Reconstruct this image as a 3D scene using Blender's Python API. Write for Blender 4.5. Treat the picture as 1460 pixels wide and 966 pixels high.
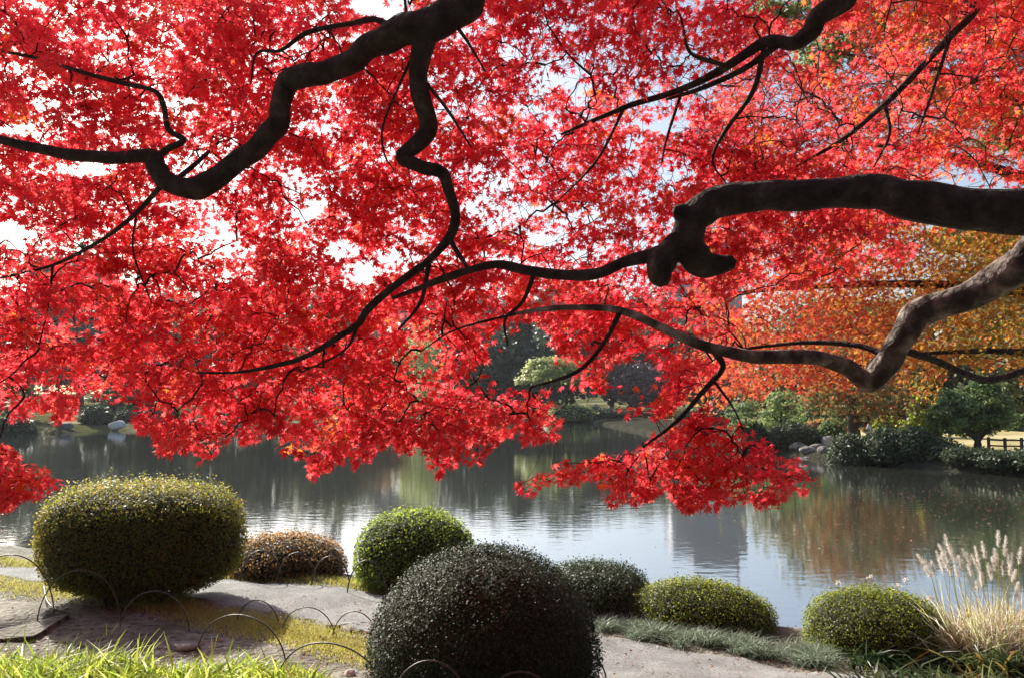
import bpy, math
import numpy as np
from mathutils import Vector
R = math.radians
rng = np.random.default_rng(11)
scene = bpy.context.scene
for o in list(bpy.data.objects):
    bpy.data.objects.remove(o)

# ------------------------------------------------------------------ camera, sky, sun, exposure
F, CX, CY = 1135.0, 730.0, 483.0          # focal length and centre in photo pixels
PITCH = math.atan(82 / F)
CAMZ = 3.1
SUN_EL, SUN_AZ = R(33.5), R(-38)            # azimuth from +Y, negative = to the left
SUN_DIR = np.array([math.sin(SUN_AZ) * math.cos(SUN_EL), math.cos(SUN_AZ) * math.cos(SUN_EL), math.sin(SUN_EL)])

cam = bpy.data.cameras.new("camera")
cam.sensor_width = 36
cam.lens = 36 * F / 1460
cam.clip_start, cam.clip_end = 0.05, 6000
cam_ob = bpy.data.objects.new("camera", cam)
scene.collection.objects.link(cam_ob)
cam_ob.location = (0, 0, CAMZ)
cam_ob.rotation_euler = (R(90) + PITCH, 0, 0)
scene.camera = cam_ob

world = bpy.data.worlds.new("World")
scene.world = world
world.use_nodes = True
wn = world.node_tree
bg = wn.nodes["Background"]
sky = wn.nodes.new("ShaderNodeTexSky")
sky.sky_type = 'NISHITA'
sky.sun_disc = False
sky.sun_elevation = SUN_EL
sky.sun_rotation = SUN_AZ
sky.air_density, sky.dust_density, sky.ozone_density = 1.0, 2.6, 1.0
wn.links.new(sky.outputs[0], bg.inputs[0])
bg.inputs[1].default_value = 0.092

sun = bpy.data.lights.new("sun", 'SUN')
sun.energy = 5.0
sun.angle = R(0.53)
sun.color = (1.0, 0.93, 0.82)
sun_ob = bpy.data.objects.new("sun", sun)
scene.collection.objects.link(sun_ob)
sun_ob.rotation_euler = Vector(SUN_DIR).to_track_quat('Z', 'Y').to_euler()

vs = scene.view_settings
vs.view_transform, vs.look, vs.gamma, vs.use_curve_mapping = 'Standard', 'None', 1.0, False
vs.exposure = 0.95
cy = scene.cycles
cy.use_denoising = True
cy.max_bounces, cy.diffuse_bounces, cy.glossy_bounces, cy.transmission_bounces = 7, 4, 3, 5
cy.transparent_max_bounces = 4
cy.sample_clamp_indirect = 6
cy.caustics_reflective = cy.caustics_refractive = False

# ------------------------------------------------------------------ helpers
def nrm(v):
    v = np.asarray(v, float)
    return v / np.maximum(np.linalg.norm(v, axis=-1, keepdims=True), 1e-9)

def P(u, v, d):
    """world point seen at photo pixel (u, v) standing d metres ahead"""
    a, b = (u - CX) / F, (CY - v) / F
    y = math.cos(PITCH) - b * math.sin(PITCH)
    z = math.sin(PITCH) + b * math.cos(PITCH)
    return np.array([a * d / y, d, CAMZ + z * d / y])

def tag(o, label=None, cat=None, group=None, kind=None):
    if label: o['label'] = label
    if cat: o['category'] = cat
    if group: o['group'] = group
    if kind: o['kind'] = kind
    return o

def empty(name, loc=(0, 0, 0)):
    o = bpy.data.objects.new(name, None)
    o.location = loc
    o.empty_display_size = 0.2
    scene.collection.objects.link(o)
    return o

def build(name, V, Q, mat, parent=None, tint=None, origin=None, smooth=False, midx=None):
    """V (n,3) world coordinates, Q (m,4) quads (or (m,3) triangles); origin = base of the thing"""
    V = np.asarray(V, np.float32)
    Q = np.asarray(Q, np.int32)
    og = np.zeros(3) if origin is None else np.asarray(origin, float)
    me = bpy.data.meshes.new(name)
    k = Q.shape[1]
    me.vertices.add(len(V))
    me.vertices.foreach_set('co', (V - og.astype(np.float32)).ravel())
    me.loops.add(Q.size)
    me.loops.foreach_set('vertex_index', Q.ravel())
    me.polygons.add(len(Q))
    me.polygons.foreach_set('loop_start', np.arange(len(Q), dtype=np.int32) * k)
    me.polygons.foreach_set('loop_total', np.full(len(Q), k, np.int32))
    if smooth:
        me.polygons.foreach_set('use_smooth', np.ones(len(Q), bool))
    for m in (mat if isinstance(mat, (list, tuple)) else [mat]):
        me.materials.append(m)
    if midx is not None:
        me.polygons.foreach_set('material_index', np.asarray(midx, np.int32))
    if tint is not None:
        at = me.attributes.new('tint', 'FLOAT', 'POINT')
        at.data.foreach_set('value', np.asarray(tint, np.float32))
    me.update(calc_edges=True)
    o = bpy.data.objects.new(name, me)
    scene.collection.objects.link(o)
    if parent is not None:
        o.parent = parent
        o.location = og - np.array(parent.location)
    else:
        o.location = og
    return o

class Acc:
    """collects quads of several shapes that make ONE part"""
    def __init__(s): s.V, s.Q, s.T, s.M, s.n = [], [], [], [], 0
    def add(s, V, Q, tint=0.5, m=0):
        V = np.asarray(V, float)
        s.V.append(V); s.Q.append(np.asarray(Q) + s.n); s.n += len(V)
        s.T.append(np.broadcast_to(np.asarray(tint, float), (len(V),))); s.M.append(np.full(len(Q), m))
    def build(s, name, mat, parent=None, origin=None, smooth=False):
        return build(name, np.concatenate(s.V), np.concatenate(s.Q), mat, parent, np.concatenate(s.T), origin, smooth, np.concatenate(s.M))

def catmull(pts, n):
    pts = np.asarray(pts, float)
    p = np.vstack([2 * pts[0] - pts[1], pts, 2 * pts[-1] - pts[-2]])
    out = []
    for i in range(1, len(p) - 2):
        t = np.linspace(0, 1, n, endpoint=False)[:, None]
        a, b, c, d = p[i - 1], p[i], p[i + 1], p[i + 2]
        out.append(0.5 * ((2 * b) + (-a + c) * t + (2 * a - 5 * b + 4 * c - d) * t**2 + (-a + 3 * b - 3 * c + d) * t**3))
    out.append(pts[-1:])
    return np.vstack(out)

def tube(pts, rad, sides=8, lump=0.0, seed=0):
    pts = np.asarray(pts, float)
    rad = np.broadcast_to(np.asarray(rad, float), (len(pts),))
    n = len(pts)
    T = nrm(np.gradient(pts, axis=0))
    ref = np.array([0, 0, 1.0]) if abs(T[0][2]) < 0.9 else np.array([1.0, 0, 0])
    U = np.zeros_like(pts)
    u = nrm(np.cross(T[0], ref))
    for i in range(n):
        u = nrm(u - T[i] * np.dot(u, T[i]))
        U[i] = u
    B = np.cross(T, U)
    a = np.linspace(0, 2 * math.pi, sides, endpoint=False)
    rr = np.repeat(rad[:, None], sides, 1)
    if lump:
        r2 = np.random.default_rng(seed)
        k = np.arange(n)[:, None]
        f = np.zeros((n, sides))
        for j in range(5):
            f += np.sin(a[None] * r2.integers(1, 4) + r2.uniform(0, 6) + k * r2.uniform(0.15, 0.9)) * 0.4
        rr = rr * (1 + lump * f)
    V = pts[:, None] + rr[..., None] * (np.cos(a)[None, :, None] * U[:, None] + np.sin(a)[None, :, None] * B[:, None])
    V = V.reshape(-1, 3)
    i = np.arange(n - 1)[:, None] * sides
    j = np.arange(sides)[None]
    jn = (j + 1) % sides
    Q = np.stack([i + j, i + jn, i + sides + jn, i + sides + j], -1).reshape(-1, 4)
    V = np.vstack([V, pts[0] - T[0] * rad[0] * 0.3, pts[-1] + T[-1] * rad[-1] * 0.5])
    c0, c1 = len(V) - 2, len(V) - 1
    jj = np.arange(0, sides, 2)
    caps = [np.stack([np.full_like(jj, c0), (jj + 2) % sides, (jj + 1) % sides, jj], 1),
            np.stack([np.full_like(jj, c1), (n - 1) * sides + jj, (n - 1) * sides + (jj + 1) % sides, (n - 1) * sides + (jj + 2) % sides], 1)]
    if sides % 2 == 0:
        Q = np.vstack([Q] + caps)
    return V, Q

def prisms(A, B, r0, r1):
    """many thin straight twigs at once"""
    A, B = np.asarray(A, float), np.asarray(B, float)
    n = len(A)
    T = nrm(B - A)
    ref = np.where(np.abs(T[:, 2:3]) < 0.9, np.array([[0, 0, 1.0]]), np.array([[1.0, 0, 0]]))
    U = nrm(np.cross(T, ref)); W = np.cross(T, U)
    V = np.zeros((n, 6, 3))
    for k in range(3):
        c, s_ = math.cos(k * 2.0944), math.sin(k * 2.0944)
        o = c * U + s_ * W
        V[:, k] = A + o * r0
        V[:, 3 + k] = B + o * r1
    q = np.array([[0, 1, 4, 3], [1, 2, 5, 4], [2, 0, 3, 5]])
    Q = (np.arange(n)[:, None, None] * 6 + q[None]).reshape(-1, 4)
    return V.reshape(-1, 3), Q

def leaves(pos, nor, tip, size, tv, tq, tint):
    """place the leaf template (tv: x across, y towards the tip, z along the normal) at many spots"""
    nor = nrm(nor)
    tip = nrm(tip - nor * np.sum(tip * nor, -1, keepdims=True))
    side = np.cross(tip, nor)
    size = np.broadcast_to(np.asarray(size, float), (len(pos),))
    V = pos[:, None] + size[:, None, None] * (tv[None, :, 0:1] * side[:, None] + tv[None, :, 1:2] * tip[:, None] + tv[None, :, 2:3] * nor[:, None])
    k = len(tv)
    Q = (np.arange(len(pos))[:, None, None] * k + tq[None]).reshape(-1, 4)
    return V.reshape(-1, 3), Q, np.repeat(np.broadcast_to(tint, (len(pos),)), k)

def maple_template():
    ang = np.radians([-128, -82, -40, 0, 40, 82, 128])
    ln = np.array([0.42, 0.76, 0.95, 1.05, 0.95, 0.76, 0.42])
    nang = np.radians([-165, -105, -61, -20, 20, 61, 105, 165])
    nl = np.array([0.10, 0.27, 0.33, 0.36, 0.36, 0.33, 0.27, 0.10])
    v = [[0, 0, 0.03]]
    for a, l in zip(nang, nl): v.append([l * math.sin(a), l * math.cos(a), 0.0])
    for a, l in zip(ang, ln): v.append([l * math.sin(a), l * math.cos(a), -0.22 * l * l])
    q = [[0, 1 + i, 9 + i, 2 + i] for i in range(7)]
    return np.array(v), np.array(q)
MAPLE = maple_template()
OVAL = (np.array([[0, 0, 0], [0.34, 0.45, 0.06], [0, 1, -0.08], [-0.34, 0.45, 0.06]]), np.array([[0, 1, 2, 3]]))
CLUMP = (np.array([[0, -.5, 0], [0.45, -.1, .1], [.1, .5, -.08], [-0.5, .12, .1]]), np.array([[0, 1, 2, 3]]))
NEEDLE = (np.array([[-.5, 0, 0], [0, -.08, .12], [.5, 0, 0], [0, .3, .1]]), np.array([[0, 1, 2, 3]]))

def blades(pos, h, w, lean, bend, tint):
    """grass blades: pos (n,3), lean (n,2) sideways drift of the tip relative to height, bend = droop of the tip"""
    n = len(pos)
    t = np.array([0, .35, .7, 1.0])
    wd = np.array([.8, 1.0, .7, .06])
    h = np.broadcast_to(h, (n,)); w = np.broadcast_to(w, (n,)); bend = np.broadcast_to(bend, (n,))
    C = np.zeros((n, 4, 3))
    C[:, :, 0] = pos[:, 0:1] + lean[:, 0:1] * h[:, None] * t**1.6
    C[:, :, 1] = pos[:, 1:2] + lean[:, 1:2] * h[:, None] * t**1.6
    C[:, :, 2] = pos[:, 2:3] + h[:, None] * (t - bend[:, None] * t**2.4)
    a = np.random.default_rng(n).uniform(0, math.pi, n)
    S = np.stack([np.cos(a), np.sin(a), np.zeros(n)], -1)[:, None] * (w[:, None] * wd * 0.5)[..., None]
    V = np.stack([C - S, C + S], 2).reshape(n, 8, 3)
    q = np.array([[0, 1, 3, 2], [2, 3, 5, 4], [4, 5, 7, 6]])
    Q = (np.arange(n)[:, None, None] * 8 + q[None]).reshape(-1, 4)
    return V.reshape(-1, 3), Q, np.repeat(np.broadcast_to(tint, (n,)), 8)

def inside(poly, X, Y):
    poly = np.asarray(poly, float)
    res = np.zeros(np.shape(X), bool)
    j = len(poly) - 1
    for i in range(len(poly)):
        xi, yi = poly[i]; xj, yj = poly[j]
        c = ((yi > Y) != (yj > Y)) & (X < (xj - xi) * (Y - yi) / (yj - yi + 1e-12) + xi)
        res ^= c
        j = i
    return res

# ------------------------------------------------------------------ materials
def new_mat(name):
    m = bpy.data.materials.new(name)
    m.use_nodes = True
    nt = m.node_tree
    for n in list(nt.nodes): nt.nodes.remove(n)
    out = nt.nodes.new('ShaderNodeOutputMaterial')
    return m, nt, out

def ramp(nt, stops):
    r = nt.nodes.new('ShaderNodeValToRGB')
    e = r.color_ramp.elements
    while len(e) < len(stops): e.new(0.5)
    for x, (p, c) in zip(e, stops):
        x.position = p; x.color = (*c, 1)
    return r

def leaf_mat(name, stops, trans_stops=None, trans=0.45, rough=0.5, spec=0.35):
    m, nt, out = new_mat(name)
    at = nt.nodes.new('ShaderNodeAttribute'); at.attribute_name = 'tint'
    r = ramp(nt, stops)
    nt.links.new(at.outputs['Fac'], r.inputs[0])
    p = nt.nodes.new('ShaderNodeBsdfPrincipled')
    p.inputs['Roughness'].default_value = rough
    p.inputs['Specular IOR Level'].default_value = spec
    nt.links.new(r.outputs[0], p.inputs['Base Color'])
    if trans <= 0:
        nt.links.new(p.outputs[0], out.inputs[0]); return m
    t = nt.nodes.new('ShaderNodeBsdfTranslucent')
    r2 = ramp(nt, trans_stops or [(a, tuple(min(.9, c * 2.0) for c in b)) for a, b in stops])
    nt.links.new(at.outputs['Fac'], r2.inputs[0])
    nt.links.new(r2.outputs[0], t.inputs[0])
    mx = nt.nodes.new('ShaderNodeMixShader'); mx.inputs[0].default_value = trans
    nt.links.new(p.outputs[0], mx.inputs[1]); nt.links.new(t.outputs[0], mx.inputs[2])
    nt.links.new(mx.outputs[0], out.inputs[0])
    return m

def noise_mat(name, stops, scale=5, detail=6, rough=0.85, bump=0.3, bscale=30, bdist=0.02, spec=0.3, stretch=None, second=None):
    m, nt, out = new_mat(name)
    tc = nt.nodes.new('ShaderNodeTexCoord')
    src = tc.outputs['Object']
    if stretch:
        mp = nt.nodes.new('ShaderNodeMapping'); mp.inputs['Scale'].default_value = stretch
        nt.links.new(src, mp.inputs[0]); src = mp.outputs[0]
    n = nt.nodes.new('ShaderNodeTexNoise'); n.inputs['Scale'].default_value = scale; n.inputs['Detail'].default_value = detail
    nt.links.new(src, n.inputs['Vector'])
    r = ramp(nt, stops); nt.links.new(n.outputs['Fac'], r.inputs[0])
    col = r.outputs[0]
    p = nt.nodes.new('ShaderNodeBsdfPrincipled')
    if second:                                   # speckle: (scale, colour, threshold)
        v = nt.nodes.new('ShaderNodeTexNoise'); v.inputs['Scale'].default_value = second[0]; v.inputs['Detail'].default_value = 3
        nt.links.new(src, v.inputs['Vector'])
        r3 = ramp(nt, [(second[2] - .06, (0, 0, 0)), (second[2] + .06, (1, 1, 1))]); nt.links.new(v.outputs['Fac'], r3.inputs[0])
        mx = nt.nodes.new('ShaderNodeMixRGB'); mx.inputs[2].default_value = (*second[1], 1)
        nt.links.new(r3.outputs[0], mx.inputs[0]); nt.links.new(col, mx.inputs[1]); col = mx.outputs[0]
    nt.links.new(col, p.inputs['Base Color'])
    p.inputs['Roughness'].default_value = rough
    p.inputs['Specular IOR Level'].default_value = spec
    b = nt.nodes.new('ShaderNodeBump'); b.inputs['Strength'].default_value = bump; b.inputs['Distance'].default_value = bdist
    n2 = nt.nodes.new('ShaderNodeTexNoise'); n2.inputs['Scale'].default_value = bscale; n2.inputs['Detail'].default_value = 6
    nt.links.new(src, n2.inputs['Vector'])
    nt.links.new(n2.outputs['Fac'], b.inputs['Height']); nt.links.new(b.outputs[0], p.inputs['Normal'])
    nt.links.new(p.outputs[0], out.inputs[0])
    return m

M = {}
M['red'] = leaf_mat('red_maple_leaf',
    [(0, (.36, .012, .022)), (.35, (.58, .024, .04)), (.65, (.68, .045, .045)), (.8, (.62, .10, .025)), (1, (.60, .26, .03))],
    [(0, (.80, .03, .05)), (.35, (.98, .095, .125)), (.65, (.98, .15, .12)), (.8, (.92, .20, .04)), (1, (.85, .42, .05))], trans=.74, rough=.4, spec=.4)
M['orange'] = leaf_mat('orange_maple_leaf',
    [(0, (.45, .04, .03)), (.3, (.50, .12, .04)), (.6, (.50, .22, .04)), (.85, (.32, .24, .04)), (1, (.13, .16, .03))],
    [(0, (.85, .10, .08)), (.3, (.9, .25, .08)), (.6, (.9, .42, .07)), (.85, (.6, .46, .07)), (1, (.3, .36, .06))], trans=.5)
M['azalea'] = leaf_mat('azalea_leaf', [(0, (.018, .030, .008)), (.4, (.035, .045, .010)), (.7, (.07, .06, .015)), (1, (.11, .075, .02))], [(0, (.22, .30, .04)), (.4, (.45, .46, .06)), (.7, (.75, .58, .12)), (1, (.85, .52, .14))], trans=.5)
M['bronze'] = leaf_mat('bronze_leaf', [(0, (.06, .04, .02)), (.5, (.13, .075, .03)), (1, (.22, .12, .05))], [(0, (.35, .22, .08)), (.5, (.6, .34, .13)), (1, (.8, .45, .18))], trans=.5)
M['green'] = leaf_mat('green_shrub_leaf', [(0, (.035, .06, .012)), (.5, (.075, .115, .02)), (1, (.14, .17, .035))], [(0, (.25, .38, .05)), (.5, (.45, .58, .08)), (1, (.7, .75, .14))], trans=.5)
M['dark'] = leaf_mat('glossy_dark_leaf', [(0, (.012, .028, .012)), (.6, (.026, .048, .019)), (.9, (.055, .075, .026)), (1, (.075, .085, .04))], trans=.12, rough=.58, spec=.25)
M['lime'] = leaf_mat('yellow_green_leaf', [(0, (.04, .055, .010)), (.5, (.09, .10, .015)), (1, (.16, .15, .025))], [(0, (.24, .34, .04)), (.5, (.42, .50, .06)), (1, (.65, .62, .10))], trans=.5)
M['silver'] = leaf_mat('grey_green_blade', [(0, (.08, .12, .07)), (.5, (.18, .23, .16)), (1, (.36, .40, .32))], trans=.35, rough=.4)
M['turf'] = leaf_mat('turf_blade', [(0, (.22, .23, .05)), (.5, (.36, .33, .08)), (1, (.46, .39, .16))], trans=.4)
M['bright'] = leaf_mat('bamboo_grass_blade', [(0, (.07, .13, .018)), (.5, (.22, .29, .035)), (.85, (.42, .42, .07)), (1, (.6, .54, .28))], trans=.55, rough=.4)
M['straw'] = leaf_mat('straw_blade', [(0, (.34, .33, .12)), (.4, (.55, .45, .28)), (.75, (.68, .56, .44)), (1, (.48, .30, .22))], trans=.5)
M['plume'] = leaf_mat('plume_hair', [(0, (.66, .58, .48)), (1, (.86, .79, .70))], trans=.5, spec=.1)
M['glossleaf'] = leaf_mat('broad_dark_leaf', [(0, (.02, .04, .015)), (.6, (.05, .085, .025)), (.9, (.13, .16, .04)), (1, (.30, .20, .05))], trans=.3, rough=.3, spec=.5)
M['evergreen'] = leaf_mat('far_evergreen', [(0, (.022, .038, .020)), (.5, (.045, .068, .030)), (1, (.09, .11, .045))], trans=.2)
M['olive'] = leaf_mat('far_olive', [(0, (.06, .07, .025)), (.5, (.11, .12, .04)), (1, (.19, .17, .06))], trans=.3)
M['pale'] = leaf_mat('far_pale_green', [(0, (.15, .19, .06)), (.5, (.27, .31, .11)), (1, (.42, .43, .18))], trans=.42)
M['pine'] = leaf_mat('pine_needles', [(0, (.06, .10, .04)), (.5, (.13, .19, .065)), (1, (.28, .33, .12))], trans=.42)
M['purple'] = leaf_mat('bare_purple_twigs', [(0, (.09, .05, .06)), (.5, (.16, .09, .10)), (1, (.25, .16, .15))], trans=.2)
M['russet'] = leaf_mat('far_russet', [(0, (.22, .05, .02)), (.35, (.27, .11, .03)), (.6, (.17, .14, .045)), (1, (.08, .11, .035))], trans=.42)
M['litter'] = leaf_mat('fallen_leaf', [(0, (.12, .06, .03)), (.5, (.26, .10, .05)), (.8, (.36, .05, .04)), (1, (.45, .36, .22))], trans=.2)
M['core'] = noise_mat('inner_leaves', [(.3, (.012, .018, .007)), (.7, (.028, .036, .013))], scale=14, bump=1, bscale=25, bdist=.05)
M['bark'] = noise_mat('maple_bark', [(.3, (.022, .017, .015)), (.5, (.045, .036, .03)), (.66, (.075, .063, .053)), (.8, (.22, .195, .165))],
                      scale=9, detail=10, bump=1.0, bscale=20, bdist=.05, stretch=(1, 1, 1), rough=.8)
M['sunlit_bark'] = noise_mat('sunlit_maple_bark', [(.3, (.05, .04, .034)), (.44, (.085, .07, .058)), (.57, (.24, .205, .175)), (.7, (.52, .47, .41))],
                      scale=8, detail=10, bump=1.0, bscale=20, bdist=.05)  # paler copy of the maple bark: sunlight on one limb put into the colour
M['twig'] = noise_mat('twig_bark', [(.3, (.02, .014, .013)), (.7, (.055, .04, .034))], scale=20, bump=.2)
M['trunk'] = noise_mat('far_bark', [(.3, (.03, .024, .02)), (.7, (.09, .07, .055))], scale=4, bump=.6, bscale=12, bdist=.05)
M['rock'] = noise_mat('garden_rock', [(.3, (.10, .09, .085)), (.5, (.22, .20, .19)), (.75, (.38, .35, .33))], scale=2.5, bump=.8, bscale=7, bdist=.08)
M['palerock'] = noise_mat('pale_rock', [(.3, (.5, .48, .48)), (.7, (.74, .72, .72))], scale=2.5, bump=.5, bscale=7, bdist=.05)
M['hoop'] = noise_mat('hoop_rod', [(.3, (.03, .027, .024)), (.7, (.09, .08, .07))], scale=30, bump=.2, rough=.45, spec=.5)
M['wood'] = noise_mat('weathered_wood', [(.3, (.05, .04, .032)), (.7, (.13, .10, .08))], scale=8, bump=.5, bscale=40, rough=.8)
M['tower'] = noise_mat('tower_facade', [(.3, (.08, .10, .15)), (.7, (.11, .13, .18))], scale=.05, bump=0, rough=.6)
M['tower_glass'] = noise_mat('tower_window', [(.3, (.05, .07, .10)), (.7, (.09, .11, .15))], scale=.1, bump=0, rough=.15, spec=.6)

# ------------------------------------------------------------------ terrain
POND = np.array([(-60,22),(-30,19),(-14,16.4),(-9.5,15.5),(-6,14),(-3,13.3),(0,12.2),(2,10.9),(3.4,10.2),(5,9.7),(7,10),(9,12.5),(13,17),(18,22),(22,26.5),
    (21,30),(17.3,35),(14.6,41),(13,50),(11,65),(10.5,85),(9,99),(0,97),(-10,91),(-25,83),(-36,74),(-41,64),(-52,60),(-75,50),(-85,34)], float)
def chaikin(p, k):
    for _ in range(k):
        q = np.roll(p, -1, 0)
        p = np.stack([.75 * p + .25 * q, .25 * p + .75 * q], 1).reshape(-1, 2)
    return p
POND_S = chaikin(POND, 2)
def sdist(x, y):
    x, y = np.asarray(x, float), np.asarray(y, float)
    sh = x.shape; x, y = x.ravel(), y.ravel()
    best = np.full(x.shape, 1e9)
    q = np.roll(POND_S, -1, 0)
    for a, b in zip(POND_S, q):
        ab = b - a
        t = np.clip(((x - a[0]) * ab[0] + (y - a[1]) * ab[1]) / (ab @ ab), 0, 1)
        best = np.minimum(best, np.hypot(x - a[0] - t * ab[0], y - a[1] - t * ab[1]))
    return np.where(inside(POND_S, x, y), -best, best).reshape(sh)
def sm(a, b, x):
    t = np.clip((x - a) / (b - a), 0, 1)
    return t * t * (3 - 2 * t)
def height(x, y):
    x, y = np.asarray(x, float), np.asarray(y, float)
    wob = .25 * np.sin(x * 1.9 + .7 * np.sin(y * 2.3)) + .18 * np.sin(y * 3.1 + x * 1.3) + .1 * np.sin(x * 5.3 + 2)
    wob = wob * np.where(y > 24, .25, 1)
    d = sdist(x, y) + wob * .5
    h = -.55 + .9 * sm(-.8, .55, d) + .1 * sm(.4, 3, d)
    near = np.where(y < 8, np.clip((8 - y) / 6, 0, 1.6), 0)
    h = h + np.where(d > 0, 1.0 * near ** 1.15, 0)
    far = (y > 24)
    h = h + far * (.55 * sm(1, 20, d) + 3.0 * sm(25, 180, d))
    lump = .012 * np.sin(x * 4.1 + 1.3 * np.sin(y * 2.7)) + .010 * np.sin(y * 5.3 + x * 2.2) + .006 * np.sin(x * 11 + y * 7)
    return h + np.where(d > .3, lump, 0)
def hz(x, y): return float(height(np.array([x]), np.array([y]))[0])
def G(u, v):
    """point of the near ground seen at photo pixel (u, v)"""
    d = 9.0
    for _ in range(30):
        p = P(u, v, d)
        z = hz(p[0], p[1])
        b = (p[2] - CAMZ) / d
        d = .5 * d + .5 * (z - CAMZ) / b
    p = P(u, v, d)
    return np.array([p[0], p[1], hz(p[0], p[1])])

def axis_geo(lo, hi, step, far, n):
    g = np.geomspace(1, far, n)
    return np.concatenate([lo - g[::-1], np.arange(lo, hi, step), hi + g])
gx = axis_geo(-12, 11, .1, 2500, 46)
gx = np.unique(np.concatenate([gx, np.arange(11, 24, .35)]))
gy = np.unique(np.concatenate([-np.geomspace(1, 400, 12), np.arange(0, 3.5, .5), np.arange(3.5, 18, .1), np.arange(18, 60, .5), np.arange(60, 110, 1.0), 110 + np.geomspace(1, 4500, 30)]))
X, Y = np.meshgrid(gx, gy)
Z = height(X, Y)
nx = len(gx)
idx = np.arange(X.size).reshape(X.shape)
Qg = np.stack([idx[:-1, :-1], idx[:-1, 1:], idx[1:, 1:], idx[1:, :-1]], -1).reshape(-1, 4)
M['ground'] = noise_mat('sandy_soil', [(.3, (.10, .09, .068)), (.5, (.175, .165, .13)), (.7, (.27, .255, .21))], scale=2.4, detail=10, bump=1.0, bscale=14, bdist=.06,
                        second=(11, (.075, .055, .04), .57))
M['lawn'] = noise_mat('dry_lawn', [(.3, (.30, .25, .11)), (.6, (.46, .39, .22)), (.8, (.55, .49, .36))], scale=.5, detail=8, bump=.5, bscale=10, spec=0, rough=1)
M['meadow'] = noise_mat('far_meadow', [(.3, (.05, .06, .025)), (.52, (.10, .10, .045)), (.62, (.24, .21, .14)), (.8, (.36, .32, .24))], scale=.16, detail=8, bump=.8, bscale=3, bdist=.2, spec=0, rough=1)
M['bank'] = noise_mat('dark_bank', [(.3, (.025, .024, .02)), (.6, (.055, .055, .04)), (.8, (.11, .10, .08))], scale=1.2, detail=8, bump=1, bscale=5, bdist=.15, spec=0, rough=1)
cxm, cym = X[:-1, :-1], Y[:-1, :-1]
dm = sdist(cxm, cym)
mi = np.where(cym > 24, np.where((dm < .9) | ((dm < 7) & (cxm > 4) & (cym > 44)), 2, np.where((cym > 58) | (cxm < 12), 3, 1)), 0).ravel()
tag(build('ground', np.stack([X, Y, Z], -1).reshape(-1, 3), Qg, [M['ground'], M['lawn'], M['bank'], M['meadow']], smooth=True, midx=mi), kind='structure')

# water
m, nt, out = new_mat('pond_water')
p = nt.nodes.new('ShaderNodeBsdfPrincipled')
p.inputs['Base Color'].default_value = (.055, .06, .048, 1)
p.inputs['Roughness'].default_value = .045
p.inputs['IOR'].default_value = 1.42
tc = nt.nodes.new('ShaderNodeTexCoord')
mp = nt.nodes.new('ShaderNodeMapping'); mp.inputs['Scale'].default_value = (.75, 1.5, 1); mp.inputs['Rotation'].default_value = (0, 0, R(12))
nt.links.new(tc.outputs['Object'], mp.inputs[0])
n1 = nt.nodes.new('ShaderNodeTexNoise'); n1.inputs['Scale'].default_value = 2.6; n1.inputs['Detail'].default_value = 3
n2 = nt.nodes.new('ShaderNodeTexNoise'); n2.inputs['Scale'].default_value = .12; n2.inputs['Detail'].default_value = 2
nt.links.new(mp.outputs[0], n1.inputs['Vector']); nt.links.new(tc.outputs['Object'], n2.inputs['Vector'])
r = ramp(nt, [(.35, (.25, .25, .25)), (.7, (1, 1, 1))]); nt.links.new(n2.outputs['Fac'], r.inputs[0])
mul = nt.nodes.new('ShaderNodeMath'); mul.operation = 'MULTIPLY'
nt.links.new(n1.outputs['Fac'], mul.inputs[0]); nt.links.new(r.outputs[0], mul.inputs[1])
b = nt.nodes.new('ShaderNodeBump'); b.inputs['Strength'].default_value = .27; b.inputs['Distance'].default_value = .022
nt.links.new(mul.outputs[0], b.inputs['Height']); nt.links.new(b.outputs[0], p.inputs['Normal'])
gl = nt.nodes.new('ShaderNodeBsdfGlossy'); gl.inputs['Roughness'].default_value = .04; gl.inputs['Color'].default_value = (.93, .96, 1, 1)
lw = nt.nodes.new('ShaderNodeLayerWeight'); lw.inputs['Blend'].default_value = .5
mr = nt.nodes.new('ShaderNodeMapRange'); mr.inputs['From Min'].default_value = .4; mr.inputs['From Max'].default_value = 1; mr.inputs['To Min'].default_value = .05; mr.inputs['To Max'].default_value = .72
nt.links.new(lw.outputs['Facing'], mr.inputs[0])
nt.links.new(b.outputs[0], gl.inputs['Normal'])
mxs = nt.nodes.new('ShaderNodeMixShader')
nt.links.new(mr.outputs[0], mxs.inputs[0]); nt.links.new(p.outputs[0], mxs.inputs[1]); nt.links.new(gl.outputs[0], mxs.inputs[2])
nt.links.new(mxs.outputs[0], out.inputs[0])
M['water'] = m
tag(build('water', [(-100, 8, 0), (30, 8, 0), (30, 104, 0), (-100, 104, 0)], [[0, 1, 2, 3]], m), kind='structure')

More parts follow.
